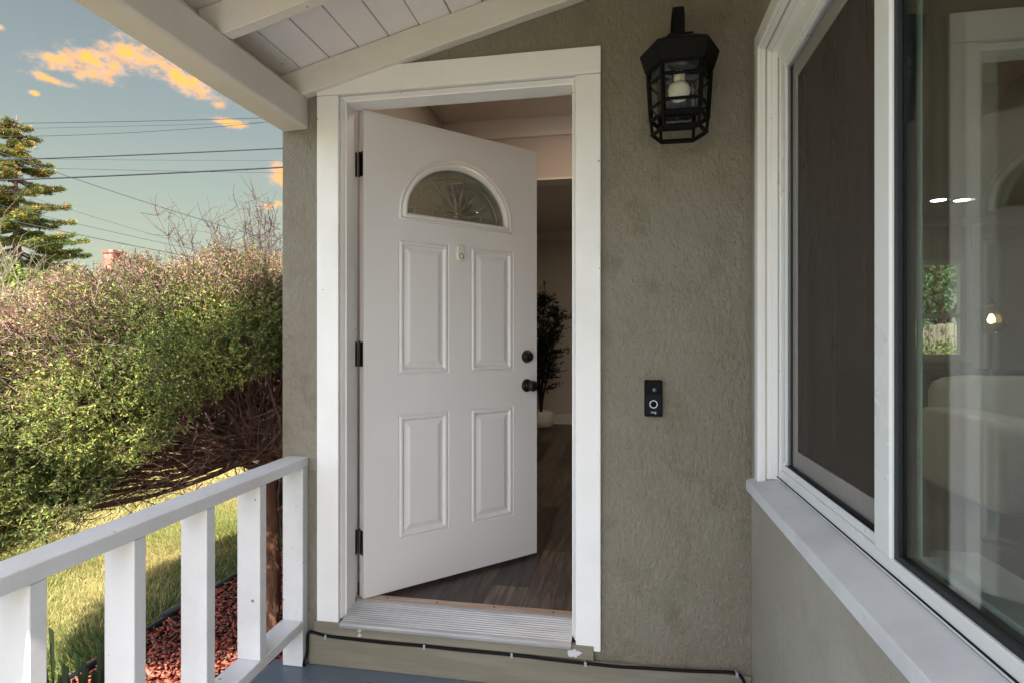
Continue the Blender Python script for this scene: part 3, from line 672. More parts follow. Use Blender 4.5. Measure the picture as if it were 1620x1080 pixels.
# ------------------------------------------------------------------ doorbell
db = thing('doorbell', 'black video doorbell with round white button on the olive wall beside the door', 'doorbell', (.1115, -.001, .994))
mb = MB(); mb.box(.080, -.0265, .995, .143, -.001, 1.126); mb.build('housing', 'bell_black', db, bevel=.004, seg=3)
mb = MB(); mb.box(.0825, -.0285, 1.004, .1405, -.0266, 1.076); mb.build('face_plate', 'bell_face', db, bevel=.001)
mb = MB(); mb.lathe([(.0115, 0), (.0142, 0), (.0142, .0012), (.0115, .0012), (.0115, 0)], (.1115, -.0287, 1.040), (0, -1, 0), 40); mb.build('button_ring', 'bell_ring', db)
mb = MB(); mb.lathe([(0, .0), (.0112, 0), (.0112, .0008), (0, .0012)], (.1115, -.0287, 1.040), (0, -1, 0), 32); mb.build('button', 'bell_black', db, smooth=True)
mb = MB(); mb.lathe([(0, .0), (.0085, 0), (.0080, .002), (.004, .0035), (0, .004)], (.1150, -.0266, 1.091), (0, -1, 0), 28); mb.build('lens', mat('lens_glass', (.05, .05, .06), .08, .9), db, smooth=True)
cu = bpy.data.curves.new('lettering', 'FONT'); cu.body = 'ring'; cu.size = .0125; cu.align_x = 'CENTER'; cu.extrude = .0002
to = bpy.data.objects.new('tmp', cu); COL.objects.link(to); bpy.context.view_layer.update()
me = bpy.data.meshes.new_from_object(to.evaluated_get(bpy.context.evaluated_depsgraph_get())); bpy.data.objects.remove(to)
me.transform(Matrix.Translation(Vector((.1115, -.0289, 1.0075))-origin_of(db)) @ Matrix.Rotation(PI/2, 4, 'X')); me.materials.clear(); me.materials.append(M['bell_ring'])
o = bpy.data.objects.new('lettering', me); COL.objects.link(o); o.parent = db

# ------------------------------------------------------------------ wall lantern
LX, LY = .188, -.165
lan = thing('wall_lantern', 'black metal wall lantern with seeded glass panes above the doorbell', 'wall lantern', (LX, 0, 1.93))
def hexp(k, dy=1.0): return [(LX+a*k, LY+b*k*dy) for a, b in ((-.062, -.088), (.062, -.088), (.102, 0), (.062, .088), (-.062, .088), (-.102, 0))]
def kz(z): return .90+.10*(z-2.003)/(2.17-2.003)          # taper
def loft(mb, secs):
    n = 6; V = []; F = []
    for z, k in secs: V += [(x, y, z) for x, y in hexp(k)]
    for i in range(len(secs)-1):
        for j in range(n): F.append((i*n+j, i*n+(j+1) % n, (i+1)*n+(j+1) % n, (i+1)*n+j))
    F += [tuple(range(n-1, -1, -1)), tuple((len(secs)-1)*n+j for j in range(n))]; mb.add(V, F)
mb = MB(); loft(mb, [(2.168, 1.06), (2.166, 1.10), (2.222, 1.27), (2.226, 1.25), (2.262, .62), (2.264, .62), (2.264, .02)]); mb.build('cap', 'black', lan, bevel=.002)
mb = MB(); loft(mb, [(2.2645, .60), (2.270, .60)]); mb.lathe([(.014, 0), (.014, .012), (.006, .02), (.006, .03)], (LX, LY, 2.27), n=16); mb.build('finial_plate', 'black', lan, bevel=.001)
mb = MB()
def bar(p, q, r=.0075): mb.tube([p, q], r, n=4)
zt, zb_ = 2.172, 2.003
for (a, b_) in zip(hexp(kz(zt)), hexp(kz(zb_))): bar((a[0], a[1], zt), (b_[0], b_[1], zb_))
for z, r in ((2.125, .0058), (2.045, .0058), (2.004, .009), (2.166, .007)):
    h = hexp(kz(z))
    for i in range(6): bar((*h[i], z), (*h[(i+1) % 6], z), r)
h0, h1 = hexp(kz(zb_)), hexp(.86)
for a, b_ in zip(h0, h1): bar((*a, zb_), (*b_, 1.958), .0052)
for i in range(6): bar((*h1[i], 1.958), (*h1[(i+1) % 6], 1.958), .0085)
mb.build('frame', 'black', lan)
for i in range(6):
    a0, a1 = hexp(kz(zt)*.985)[i], hexp(kz(zt)*.985)[(i+1) % 6]; b0, b1 = hexp(kz(zb_)*.985)[i], hexp(kz(zb_)*.985)[(i+1) % 6]
    n_ = Vector(((a0[0]+a1[0])/2-LX, (a0[1]+a1[1])/2-LY, 0)).normalized()*.003
    P = [Vector((*b0, zb_)), Vector((*b1, zb_)), Vector((*a1, zt)), Vector((*a0, zt))]
    mb = MB(); mb.hexa([P[0], P[1], P[1]-n_, P[0]-n_, P[3], P[2], P[2]-n_, P[3]-n_]); mb.build('glass_pane', 'lamp_glass', lan)
mb = MB(); mb.lathe([(.0, .034), (.018, .032), (.030, .022), (.0355, .008), (.0355, -.006), (.030, -.020), (.018, -.030), (0, -.034)], (LX, LY, 2.098), n=24)
mb.lathe([(.0145, 0), (.017, -.006), (.019, -.03), (.016, -.05)], (LX, LY, 2.165), n=20); 
V2 = [(x+.0016*math.sin(x*900)*math.cos(z*800), y+.0016*math.sin(y*900), z+.0014*math.sin((x+y)*700)) for x, y, z in mb.v]; mb.v = V2; mb.build('bulb', 'bulb', lan, smooth=True)
mb = MB(); ap = smooth_path([(LX, LY, 2.27), (LX, LY+.002, 2.33), (LX, LY+.010, 2.375), (LX, LY+.045, 2.405), (LX, -.06, 2.395), (LX, -.025, 2.36), (LX, -.012, 2.27), (LX, -.012, 2.22)])
for a, b_ in zip(ap[:-1], ap[1:]):
    t = (Vector(b_)-Vector(a)).normalized(); nn_ = Vector((0, -t.z, t.y))*.006; wx = .018
    A, B = Vector(a), Vector(b_)+t*.0008
    mb.hexa([A+Vector((-wx, 0, 0))-nn_, A+Vector((wx, 0, 0))-nn_, A+Vector((wx, 0, 0))+nn_, A+Vector((-wx, 0, 0))+nn_, B+Vector((-wx, 0, 0))-nn_, B+Vector((wx, 0, 0))-nn_, B+Vector((wx, 0, 0))+nn_, B+Vector((-wx, 0, 0))+nn_])
mb.build('arm', 'black', lan)
mb = MB(); mb.box(LX-.055, -.012, 2.06, LX+.055, -.001, 2.30); mb.build('back_plate', 'black', lan, bevel=.003)

# ------------------------------------------------------------------ interior
def room(mb, name, m): o = mb.build(name, m); o['kind'] = 'structure'; return o
mb = MB(); mb.box(-1.219, .152, 2.76, 6.599, 5.749, 2.90); mb.box(.601, YF+.001, 2.76, 6.599, .150, 2.90); room(mb, 'interior_ceiling', 'ceil_in')
mb = MB(); mb.box(-1.219, 1.75, 2.37, .55, 1.87, 2.759); mb.box(.55, 1.75, ZI, .63, 1.87, 2.759); room(mb, 'interior_header_wall', 'wall_in')
mb = MB(); mb.box(-1.2195, .1525, ZI, -1.205, 5.749, 2.759); mb.box(-1.204, 5.735, ZI, 3.30, 5.7495, 2.759); mb.box(4.12, 5.735, ZI, 6.59, 5.7495, 2.759); mb.box(-.16, .1525, ZI, .60, .165, 2.759); mb.box(-1.2, .1525, 2.2815, -.161, .165, 2.759); room(mb, 'interior_wall', 'wall_in')
mb = MB(); mb.box(-1.204, 5.715, ZI+.001, 3.3, 5.7345, ZI+.13); mb.box(4.12, 5.715, ZI+.001, 6.59, 5.7345, ZI+.13); mb.box(-1.204, .25, ZI+.001, -1.188, 5.714, ZI+.13)
room(mb, 'baseboard', 'trim_in')
mb = MB()
for (x0, x1, y) in ((-1.204, .63, 1.749), (-1.204, 6.59, 5.7345)):
    mb.prism([(0, 2.759), (-.075, 2.759), (-.070, 2.745), (-.03, 2.70), (-.018, 2.68), (-.018, 2.655), (0, 2.65)], lambda a, b, X0=x0, Y_=y: (X0, Y_+a, b), lambda a, b, X1=x1, Y_=y: (X1, Y_+a, b))
mb.box(-1.204, 1.735, 2.355, .55, 1.885, 2.369)
room(mb, 'crown_moulding', 'trim_in')
# back window
bw = MB(); bw.box(3.36, 5.76, 1.07, 3.41, 5.84, 2.26); bw.box(4.01, 5.76, 1.07, 4.06, 5.84, 2.26); bw.box(3.4105, 5.761, 2.20, 4.0095, 5.84, 2.2595); bw.box(3.4105, 5.761, 1.0705, 4.0095, 5.84, 1.12); bw.box(3.4105, 5.765, 1.56, 4.0095, 5.83, 1.61)
bw.box(3.30, 5.70, 1.03, 4.12, 5.7595, 1.065); bwo = part(bw, 'back_window', 'trim_in', bevel=.003)
mb = MB(); mb.box(3.4105, 5.795, 1.12, 4.0095, 5.799, 2.20); part(mb, 'glass_pane', 'win_glass', bwo)
# recessed lights
for i, (x, y, lb) in enumerate(((3.28, 4.72, 'round recessed ceiling light seen through the window, left of the pair'), (3.52, 4.76, 'round recessed ceiling light seen through the window, right of the pair'))):
    t = thing('recessed_light', lb, 'ceiling light', (x, y, 2.755), 'recessed lights in the living room ceiling')
    mb = MB(); mb.lathe([(.07, 0), (.095, 0), (.095, .004), (.07, .004), (.07, 0)], (x, y, 2.7555), n=28); mb.build('trim_ring', 'trim_in', t)
    mb = MB(); mb.lathe([(0, 0), (.069, 0), (.069, .002), (0, .002)], (x, y, 2.757), n=28); mb.build('diffuser', 'lamp_disc', t)
# added fill lights, out of the camera's view, to brighten hall and living room
for i, (x, y) in enumerate(((-.3, .95), (.35, 3.6), (2.6, 1.2))):
    t = thing('recessed_light', ('added unseen fill light in the ceiling just inside the open front door', 'added unseen fill light in the hall ceiling before the olive tree', 'added unseen fill light over the middle of the living room')[i], 'ceiling light', (x, y, 2.755), 'added unseen ceiling fill lights')
    mb = MB(); mb.lathe([(.07, 0), (.095, 0), (.095, .004), (.07, .004), (.07, 0)], (x, y, 2.7555), n=28); mb.build('trim_ring', 'trim_in', t)
    mb = MB(); mb.lathe([(0, 0), (.069, 0), (.069, .002), (0, .002)], (x, y, 2.757), n=28); mb.build('diffuser', ('hall_fill_disc', 'far_fill_disc', 'room_fill_disc')[i], t)
# potted olive tree
px_, py_ = -1.03, 5.35
pt = thing('potted_olive_tree', 'dark leafy indoor tree in a round white pot behind the open door', 'potted tree', (px_, py_, ZI))
mb = MB(); mb.lathe([(0, .0), (.12, .0), (.155, .03), (.165, .10), (.158, .17), (.145, .215), (.135, .215), (.13, .19), (0, .19)], (px_, py_, ZI+.002), n=36); mb.build('pot', 'pot', pt, smooth=True)
mb = MB(); mb.lathe([(0, .012), (.1, .01), (.131, .0)], (px_, py_, ZI+.185), n=24); mb.build('soil', 'soil', pt)
mb = MB(); B0 = np.array([px_, py_, ZI+.19])
stems = [((-.02, 0, .45), (-.10, .02, .9), (-.12, 0, 1.4)), ((.03, .02, .25), (.10, .03, .55), (.14, .0, .9)), ((.02, -.02, .5), (.0, -.05, .95), (.06, -.05, 1.45)), ((-.04, .02, .4), (-.2, .05, .8), (-.28, .02, 1.2)), ((.03, .0, .6), (.12, -.04, 1.0), (.22, 0, 1.25))]
tips = []
for st in stems:
    pp = [tuple(B0)]+[tuple(B0+np.array(p)) for p in st]; pp = smooth_path(pp, 2); n = len(pp); mb.tube(pp, [.016*(1-.75*i/n) for i in range(n)], n=7); tips.append(np.array(pp))
P_, D_ = [], []
for tp in tips:
    for i in range(60):
        k = rng.integers(int(len(tp)*.38), len(tp)); d_ = rng.normal(size=3); d_[2] = abs(d_[2])*.6-.1; d_ /= np.linalg.norm(d_); L_ = rng.uniform(.10, .26)
        a = tp[k]; b_ = a+d_*L_; mb.tube([tuple(a), tuple((a+b_)/2+np.array([0, 0, .02])), tuple(b_)], [.004, .003, .0015], n=4, cap=False)
        for q in range(13):
            t_ = rng.uniform(.15, 1.05); P_.append(a+(b_-a)*t_); e = rng.normal(size=3)*.8+d_*1.0+np.array([0, 0, .4]); D_.append(e/np.linalg.norm(e))
mb.build('trunk', 'dark_bark', pt, smooth=True)
P_ = np.array(P_); D_ = np.array(D_); V, F = leaf_quads(P_, D_, rng.uniform(.045, .085, len(P_)), rng.uniform(.012, .019, len(P_)))
V = np.minimum(V, [9, 5.70, 9]); V[:, 0] = np.maximum(V[:, 0], -1.18)
tn = np.array([.012, .020, .009])*rng.uniform(.5, 1.7, (len(F), 1)); np_mesh('foliage', V, F, 'leaf', tn, pt)
# white sofa
def cushion(mb, c, s, r=.25):
    n, m_ = 14, 9; V = []; F = []
    for i in range(m_+1):
        ph = -PI/2+PI*i/m_
        for j in range(n*2):
            th = 2*PI*j/(n*2)
            f = lambda t: math.copysign(abs(t)**.22, t)
            V.append((c[0]+s[0]*f(math.cos(ph))*f(math.cos(th)), c[1]+s[1]*f(math.cos(ph))*f(math.sin(th)), c[2]+s[2]*f(math.sin(ph))))
    N2 = n*2
    for i in range(m_):
        for j in range(N2): F.append((i*N2+j, i*N2+(j+1) % N2, (i+1)*N2+(j+1) % N2, (i+1)*N2+j))
    mb.add(V, F)
sx, sy = 2.15, .9
sf = thing('white_sofa', 'white fabric sofa seen through the right window pane', 'sofa', (3.1, 1.9, ZI))
mb = MB(); cushion(mb, (3.2, 2.1, ZI+.22), (.95, .48, .14)); mb.build('base', 'sofa_white', sf, smooth=True)
mb = MB(); cushion(mb, (2.30, 2.15, ZI+.36), (.14, .52, .28)); mb.build('armrest', 'sofa_white', sf, smooth=True)
mb = MB(); cushion(mb, (3.3, 2.60, ZI+.50), (1.05, .16, .36)); mb.build('backrest', 'sofa_white', sf, smooth=True)
mb = MB(); cushion(mb, (2.92, 2.05, ZI+.42), (.48, .46, .09)); mb.build('seat_cushion', 'sofa_white', sf, smooth=True)
mb = MB(); cushion(mb, (3.85, 2.05, ZI+.42), (.46, .46, .09)); mb.build('seat_cushion', 'sofa_white', sf, smooth=True)
for x, y in ((2.4, 1.75), (4.1, 1.75), (2.4, 2.5), (4.1, 2.5)):
    mb = MB(); mb.lathe([(.018, 0), (.025, .09)], (x, y, ZI+.001), n=12); mb.build('leg', 'dark_bark', sf)
mb = MB(); cushion(mb, (3.0, 2.28, ZI+.67), (.22, .10, .19)); o = mb.build('pillow', 'sofa_white', smooth=True); tag(o, 'square white pillow leaning on the white sofa', 'pillow')
# grey bench sofa under the back window
gs = thing('grey_sofa', 'dark grey sofa under the back window of the living room', 'sofa', (3.0, 5.2, ZI))
mb = MB(); cushion(mb, (2.95, 4.35, ZI+.60), (1.0, .10, .24)); mb.build('backrest', 'sofa_grey', gs, smooth=True)
mb = MB(); cushion(mb, (2.95, 4.75, ZI+.26), (1.0, .42, .16)); mb.build('base', 'sofa_grey', gs, smooth=True)
for x in (2.1, 3.8):
    mb = MB(); cushion(mb, (x, 4.75, ZI+.42), (.11, .42, .22)); mb.build('armrest', 'sofa_grey', gs, smooth=True)
    mb = MB(); mb.lathe([(.02, 0), (.025, .11)], (x, 4.45, ZI+.001), n=12); mb.build('leg', 'dark_bark', gs)
# globe floor lamp
lx, ly, lz = 2.85, 3.03, 1.44
fl = thing('globe_floor_lamp', 'brass floor lamp with clear glass globe and lit bulb', 'floor lamp', (lx, ly, ZI))
mb = MB(); mb.lathe([(0, 0), (.14, 0), (.14, .015), (.012, .02), (.010, lz-ZI-.12), (.022, lz-ZI-.115), (.022, lz-ZI-.10), (0, lz-ZI-.10)], (lx, ly, ZI+.001), n=24); mb.lathe([(.01, .10), (.03, .10), (.03, .125), (.012, .13), (.012, .17), (0, .175)], (lx, ly, lz), n=20); mb.build('stand', 'brass', fl, smooth=True)
mb = MB(); mb.lathe([(.112*math.sin(PI*k/20), -.112*math.cos(PI*k/20)) for k in range(1, 20)], (lx, ly, lz), n=32); mb.build('globe', 'globe_glass', fl, smooth=True)
mb = MB(); mb.lathe([(.0, -.03), (.02, -.022), (.027, 0), (.018, .022), (.012, .04), (0, .045)], (lx, ly, lz), n=16); mb.build('bulb', 'filament', fl, smooth=True)

# ------------------------------------------------------------------ garden: main shrub
T0 = np.array([-2.03, .92, .62])
shr = thing('shrub_tree', 'broad clipped shrub tree with green and pinkish foliage and reddish trunk beside the porch', 'shrub', (-2.0, .87, ZG))
mb = MB(); tp = smooth_path([(-1.995, .865, ZG-.05), (-2.0, .87, ZG+.03), (-1.985, .885, -.1), (-2.005, .90, .2), (-2.02, .91, .5), (-2.05, .93, .72)], 2); n = len(tp)
mb.tube(tp, [.062-.022*min(1, i/n*1.6)+.004*math.sin(i*1.9) for i in range(n)], n=14)
sk = Vector((0, 0, 0))
for i, v in enumerate(mb.v):   # ridged, shaggy bark
    a = i % 14; mb.v[i] = (v[0]+.0045*math.sin(a*2.3+v[2]*9), v[1]+.0045*math.cos(a*1.9+v[2]*11), v[2])
mb.tube(smooth_path([(-2.02, .91, .50), (-1.95, .99, .62), (-1.87, 1.08, .80), (-1.80, 1.15, 1.05)]), .027, n=8)
mb.tube(smooth_path([(-2.0, .90, .28), (-1.93, .93, .31), (-1.86, .97, .335), (-1.78, 1.0, .33)]), [.014]*16, n=6)
mb.tube(smooth_path([(-2.04, .92, .6), (-2.12, .98, .75), (-2.15, 1.05, 1.0), (-2.2, 1.1, 1.3)]), .026, n=8)
mb.tube(smooth_path([(-2.03, .92, .5), (-2.2, .86, .58), (-2.45, .84, .66), (-2.8, .85, .74)]), [.028*(1-.035*i) for i in range(16)], n=8)
mb.build('trunk', 'bark', shr, smooth=True)
LOBES = [((-2.24, .55, 1.00), (.90, 1.05, .60)), ((-2.52, .12, .85), (.56, .60, .54)), ((-2.02, .95, 1.24), (.58, .70, .49)), ((-2.46, -.08, .78), (.44, .40, .42)), ((-2.50, .95, .93), (.58, .75, .52)), ((-1.90, .48, 1.22), (.40, .5, .43))]
LC = np.array([l[0] for l in LOBES]); LR = np.array([l[1] for l in LOBES])
def pcoord(x, y): return .64*(x+2.49)+.77*(y+.07)
def zbound(x, y): return np.clip(.50+.98*pcoord(x, y), .38, 1.14)
def sample_shell(n, rmin, rmax, zmin=None):
    out = []; dirs = []
    cnt = 0
    vol = (LR[:, 0]*LR[:, 1]+LR[:, 0]*LR[:, 2]); pv = vol/vol.sum()
    while cnt < n:
        k = rng.choice(len(LOBES), n*2, p=pv); u = unit(rng.normal(size=(n*2, 3))); r = rng.uniform(rmin, rmax, (n*2, 1))
        # lumpy surface
        lump = 1+.10*np.sin(u[:, :1]*7+k[:, None])*np.cos(u[:, 2:]*9)+.05*np.sin(u[:, 1:2]*17+u[:, :1]*13)
        P = LC[k]+u*LR[k]*r*lump
        q = np.linalg.norm((P[:, None]-LC[None])/LR[None], axis=2); q[np.arange(len(k)), k] = 9
        ok = q.min(1) > rmin*.93
        lowest = zbound(P[:, 0], P[:, 1])+.04*np.sin(P[:, 0]*9+P[:, 1]*7)
        ok &= (P[:, 2] > lowest) & (P[:, 2] > -.28) & (P[:, 0] < -1.50)
        out.append(P[ok]); dirs.append(unit(u[ok]/LR[k[ok]])); cnt += ok.sum()
    return np.concatenate(out)[:n], np.concatenate(dirs)[:n]
def pinkness(P):
    a = .95*np.clip((P[:, 2]-.55-.45*(P[:, 0]+2.8)+.06*np.sin(P[:, 0]*11+P[:, 1]*6))/.5, 0, 1)*np.clip((-1.80-P[:, 0])/.45, 0, 1)
    b = np.clip((P[:, 2]-1.36)/.2, 0, 1)*.85
    return np.clip(np.maximum(a, b), 0, 1)
def sprigs(n, rmin, rmax, leaves, L, W, sl, pink=1.0, dark=1.0):
    P, U = sample_shell(n, rmin, rmax)
    out_ = unit(P-T0); d = unit(U*.5+out_*.7+rng.normal(size=P.shape)*.45+np.array([0, 0, .12]))
    ln = rng.uniform(sl*.6, sl*1.3, (n, 1)); tw = bez(P-d*ln*.5, P+rng.normal(size=P.shape)*.008, P+d*ln*.6, 3)
    t = rng.uniform(0, 1, (n, leaves, 1)); base = P[:, None]-d[:, None]*ln[:, None]*.4+d[:, None]*ln[:, None]*t
    D = d[:, None]*.7+rng.normal(size=(n, leaves, 3))*.75; B = base.reshape(-1, 3); D = unit(D.reshape(-1, 3))
    m_ = len(B); V, F = leaf_quads(B, D, rng.uniform(L*.6, L*1.35, m_), rng.uniform(W*.7, W*1.3, m_))
    pk = np.repeat(pinkness(P), leaves)*pink
    kind = rng.uniform(size=m_) < pk*.72
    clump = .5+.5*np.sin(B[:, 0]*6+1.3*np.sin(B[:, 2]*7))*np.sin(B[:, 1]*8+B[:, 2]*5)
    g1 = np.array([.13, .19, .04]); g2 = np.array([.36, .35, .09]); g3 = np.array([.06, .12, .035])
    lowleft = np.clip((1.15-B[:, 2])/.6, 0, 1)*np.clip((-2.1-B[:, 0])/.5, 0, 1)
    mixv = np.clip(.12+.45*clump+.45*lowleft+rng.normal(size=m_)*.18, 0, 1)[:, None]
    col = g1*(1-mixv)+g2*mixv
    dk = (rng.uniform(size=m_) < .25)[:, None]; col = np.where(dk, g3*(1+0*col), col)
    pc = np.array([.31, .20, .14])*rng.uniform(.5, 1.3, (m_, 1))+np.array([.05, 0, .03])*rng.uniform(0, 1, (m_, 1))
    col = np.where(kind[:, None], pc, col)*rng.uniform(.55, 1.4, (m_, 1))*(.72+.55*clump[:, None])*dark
    return V, F, col, tw, P
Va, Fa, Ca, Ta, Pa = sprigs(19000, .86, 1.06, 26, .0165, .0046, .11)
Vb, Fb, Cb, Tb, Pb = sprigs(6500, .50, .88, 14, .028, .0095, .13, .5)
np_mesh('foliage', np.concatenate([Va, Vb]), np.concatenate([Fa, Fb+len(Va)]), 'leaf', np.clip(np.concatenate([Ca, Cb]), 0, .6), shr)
# twigs: sprig stems plus pinkish bare twigs reaching out
Vt, Ft = many_tubes(np.concatenate([Ta, Tb]), np.tile(np.array([[.0014, .0011, .0006]]), (len(Ta)+len(Tb), 1)))
Pp, Up = sample_shell(16000, .85, 1.06); keep = rng.uniform(size=len(Pp)) < pinkness(Pp)*.45+.02; Pp = Pp[keep]; n = len(Pp)
d = unit(unit(Pp-T0)*.55+np.array([-.40, -.12, .32])+rng.normal(size=Pp.shape)*.42); L_ = rng.uniform(.05, .19, (n, 1))
tw = bez(Pp-d*L_*.5, Pp+rng.normal(size=Pp.shape)*.015, Pp+d*L_*.65, 4); V2, F2 = many_tubes(tw, np.tile(np.array([[.0017, .0014, .0010, .0006]]), (n, 1)))
tint1 = np.tile(np.array([[.13, .085, .06]]), (len(Ft), 1)); tint2 = np.tile(np.array([[.27, .185, .175]]), (len(F2), 1))*rng.uniform(.55, 1.25, (len(F2), 1))
np_mesh('twigs', np.concatenate([Vt, V2]), np.concatenate([Ft, F2+len(Vt)]), 'chips', np.concatenate([tint1, tint2]), shr)
# branches
Pm, Um = sample_shell(220, .55, .9)
a = T0+rng.normal(size=Pm.shape)*.03+np.array([0, 0, .03]); mid = (a+Pm)/2+np.array([0, 0, -.10])+rng.normal(size=Pm.shape)*.10; mid[:, 2] = np.minimum(mid[:, 2], Pm[:, 2]+.05)
bp = bez(a, mid, Pm, 9); bp[:, 1:-1] += rng.normal(size=bp[:, 1:-1].shape)*.012; bp = bp[bp[:, :, 2].min(1) > .40]
r0 = rng.uniform(.006, .016, (len(bp), 1)); V1, F1 = many_tubes(bp, r0*np.linspace(1, .3, 9)[None], 5)
# under-canopy thicket of fine bare branches
n = 3600; aa = rng.uniform(0, 2*PI, n); rr_ = np.sqrt(rng.uniform(.02, 1, n)); xx = -2.3+rr_*np.cos(aa)*.85; yy = .72+rr_*np.sin(aa)*.95; xx = np.minimum(xx, -1.55)
hi = zbound(xx, yy)+.1; lo = .42+.2*np.clip(pcoord(xx, yy), -.3, 1)+.1*rr_**3; zz = lo+(np.maximum(hi, lo+.12)-lo)*rng.uniform(0, 1, n)**.8
Q = np.stack([xx, yy, zz], 1); d = unit(unit(Q-T0-np.array([0, 0, .05]))*1.0+rng.normal(size=Q.shape)*.36); L_ = rng.uniform(.10, .34, (n, 1))
ub = bez(Q-d*L_*.5, Q+rng.normal(size=Q.shape)*.03, Q+d*L_*.5+rng.normal(size=Q.shape)*.03, 5); ub = ub[ub[:, :, 2].min(1) > .36]; V3, F3 = many_tubes(ub, rng.uniform(.0011, .0031, (len(ub), 1))*np.linspace(1, .4, 5)[None], 3)
# dark inner limbs near the trunk
n = 280; Q = T0+np.abs(rng.normal(size=(n, 3)))*np.array([-.32, .30, .42])+np.array([.12, -.12, .05]); d = unit(Q-T0+rng.normal(size=Q.shape)*.3); L_ = rng.uniform(.2, .5, (n, 1)); ub = bez(Q-d*L_*.5, Q+rng.normal(size=Q.shape)*.05, Q+d*L_*.5, 5); ok = (ub[:, :, 2].min(1) > .40) & (ub[:, :, 0].max(1) < -1.48) & (ub[:, :, 2].max(1) < 1.55); ub = ub[ok]
V4, F4 = many_tubes(ub, rng.uniform(.0025, .009, (len(ub), 1))*np.linspace(1, .4, 5)[None], 4)
np_mesh('branches', np.concatenate([V1, V3, V4]), np.concatenate([F1, F3+len(V1), F4+len(V1)+len(V3)]), 'twig', None, shr)
# sparse tall shoots above the crown: a second, half-bare shrub behind
sh2 = thing('bare_shrub', 'half bare twiggy shrub rising behind the crown of the clipped shrub', 'shrub', (-3.0, 2.6, ZG))
n = 80; a = np.tile(np.array([[-3.0, 2.6, ZG]]), (n, 1))+rng.normal(size=(n, 3))*np.array([.10, .10, 0]); ex = np.clip(rng.normal(size=n)*.60-3.1, -4.2, -2.3); e = np.stack([ex, 2.2+rng.normal(size=n)*.22, 2.5-.62*np.abs(ex+3.0)-rng.uniform(0, .55, n)**1.3], 1)
mid = (a+e)/2+np.array([0, 0, .2]); mid[:, 0] = -2.95+(mid[:, 0]+2.95)*.7; st = bez(a, mid, e, 16); st[:, 1:] += rng.normal(size=st[:, 1:].shape)*.012; V, F = many_tubes(st, np.linspace(.008, .0013, 16)[None]*np.ones((n, 1)), 4)
NB = 2100; k = rng.integers(8, 16, NB); i = rng.integers(0, n, NB); Q = st[i, k]; d = unit(rng.normal(size=Q.shape)*.75+np.array([0, 0, .65])); L_ = rng.uniform(.07, .26, (NB, 1)); ub = bez(Q, Q+d*L_*.5+rng.normal(size=Q.shape)*.018, Q+d*L_, 5); V2, F2 = many_tubes(ub, np.linspace(.0023, .0010, 5)[None]*np.ones((NB, 1)), 3)
np_mesh('branches', np.concatenate([V, V2]), np.concatenate([F, F2+len(V)]), 'bare_twig', None, sh2)
t_ = rng.integers(1, 5, 9000); Q = ub[rng.integers(0, NB, 9000), t_]+rng.normal(size=(9000, 3))*.003; Q = Q[Q[:, 2] > 1.1]; D = unit(rng.normal(size=Q.shape)+np.array([0, 0, .5])); V, F = leaf_quads(Q, D, rng.uniform(.008, .018, len(Q)), rng.uniform(.003, .006, len(Q)))
tn = np.where(rng.uniform(size=(len(F), 1)) < .35, np.array([[.30, .12, .10]]), np.array([[.14, .13, .06]]))*rng.uniform(.6, 1.2, (len(F), 1)); np_mesh('foliage', V, F, 'leaf', tn, sh2)

# ------------------------------------------------------------------ lawn, mulch
def blades(n, xr, yr, hmin, hmax, wd, edge=None):
    x = rng.uniform(*xr, n); y = rng.uniform(*yr, n); h = rng.uniform(hmin, hmax, n)*(.75+.5*np.abs(np.sin(x*5)*np.cos(y*6)))
    B = np.stack([x, y, np.full(n, ZG)], 1); a = rng.uniform(0, 2*PI, n); s = np.stack([np.cos(a), np.sin(a), 0*a], 1)*wd*rng.uniform(.6, 1.3, (n, 1))
    flow = np.stack([np.sin(x*3+y*1.7)+rng.normal(size=n)*.8, np.cos(y*3-x)+rng.normal(size=n)*.8, 0*x], 1)*.5+rng.normal(size=(n, 3))*np.array([.45, .45, 0])
    tip = B+(flow*.9+np.array([0, 0, 1]))*h[:, None]
    V = np.stack([B-s, B+s, tip], 1).reshape(-1, 3); F = np.arange(3*n).reshape(n, 3)
    q = np.clip(.5+.32*np.sin(x*2.1+1.5*np.sin(y*1.3))+.25*np.sin(y*3.4+x*1.2)+rng.normal(size=n)*.28, 0, 1)[:, None]
    green = np.array([.16, .21, .045]); straw = np.array([.46, .38, .16]); q = np.clip(q+.14, 0, 1); c = green*(1-q)+straw*q
    c *= rng.uniform(.5, 1.35, (n, 1)); shade = (x+.12*np.sin(y*5)+.15*rng.normal(size=n) > -3.1)[:, None]; shade_green = np.array([.08, .14, .035])*rng.uniform(.6, 1.5, (n, 1)); c = np.where(shade & (rng.uniform(size=(n, 1)) < .7), shade_green, c)  # blades inside the shade edge coloured darker, shadow put into their tint
    return V, F, c
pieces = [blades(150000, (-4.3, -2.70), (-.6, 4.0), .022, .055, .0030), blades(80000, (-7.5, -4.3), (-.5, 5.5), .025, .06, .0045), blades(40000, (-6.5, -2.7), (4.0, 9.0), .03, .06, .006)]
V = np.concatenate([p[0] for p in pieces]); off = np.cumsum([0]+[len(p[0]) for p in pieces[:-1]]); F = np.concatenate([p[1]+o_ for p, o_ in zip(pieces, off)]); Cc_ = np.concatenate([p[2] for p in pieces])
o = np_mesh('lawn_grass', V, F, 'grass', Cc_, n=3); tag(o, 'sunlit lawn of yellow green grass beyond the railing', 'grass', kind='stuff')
n = 26000; x = rng.uniform(-2.70, -1.43, n); y = rng.uniform(-1.6, 4.5, n); z = ZG+.012+rng.uniform(0, .028, n)
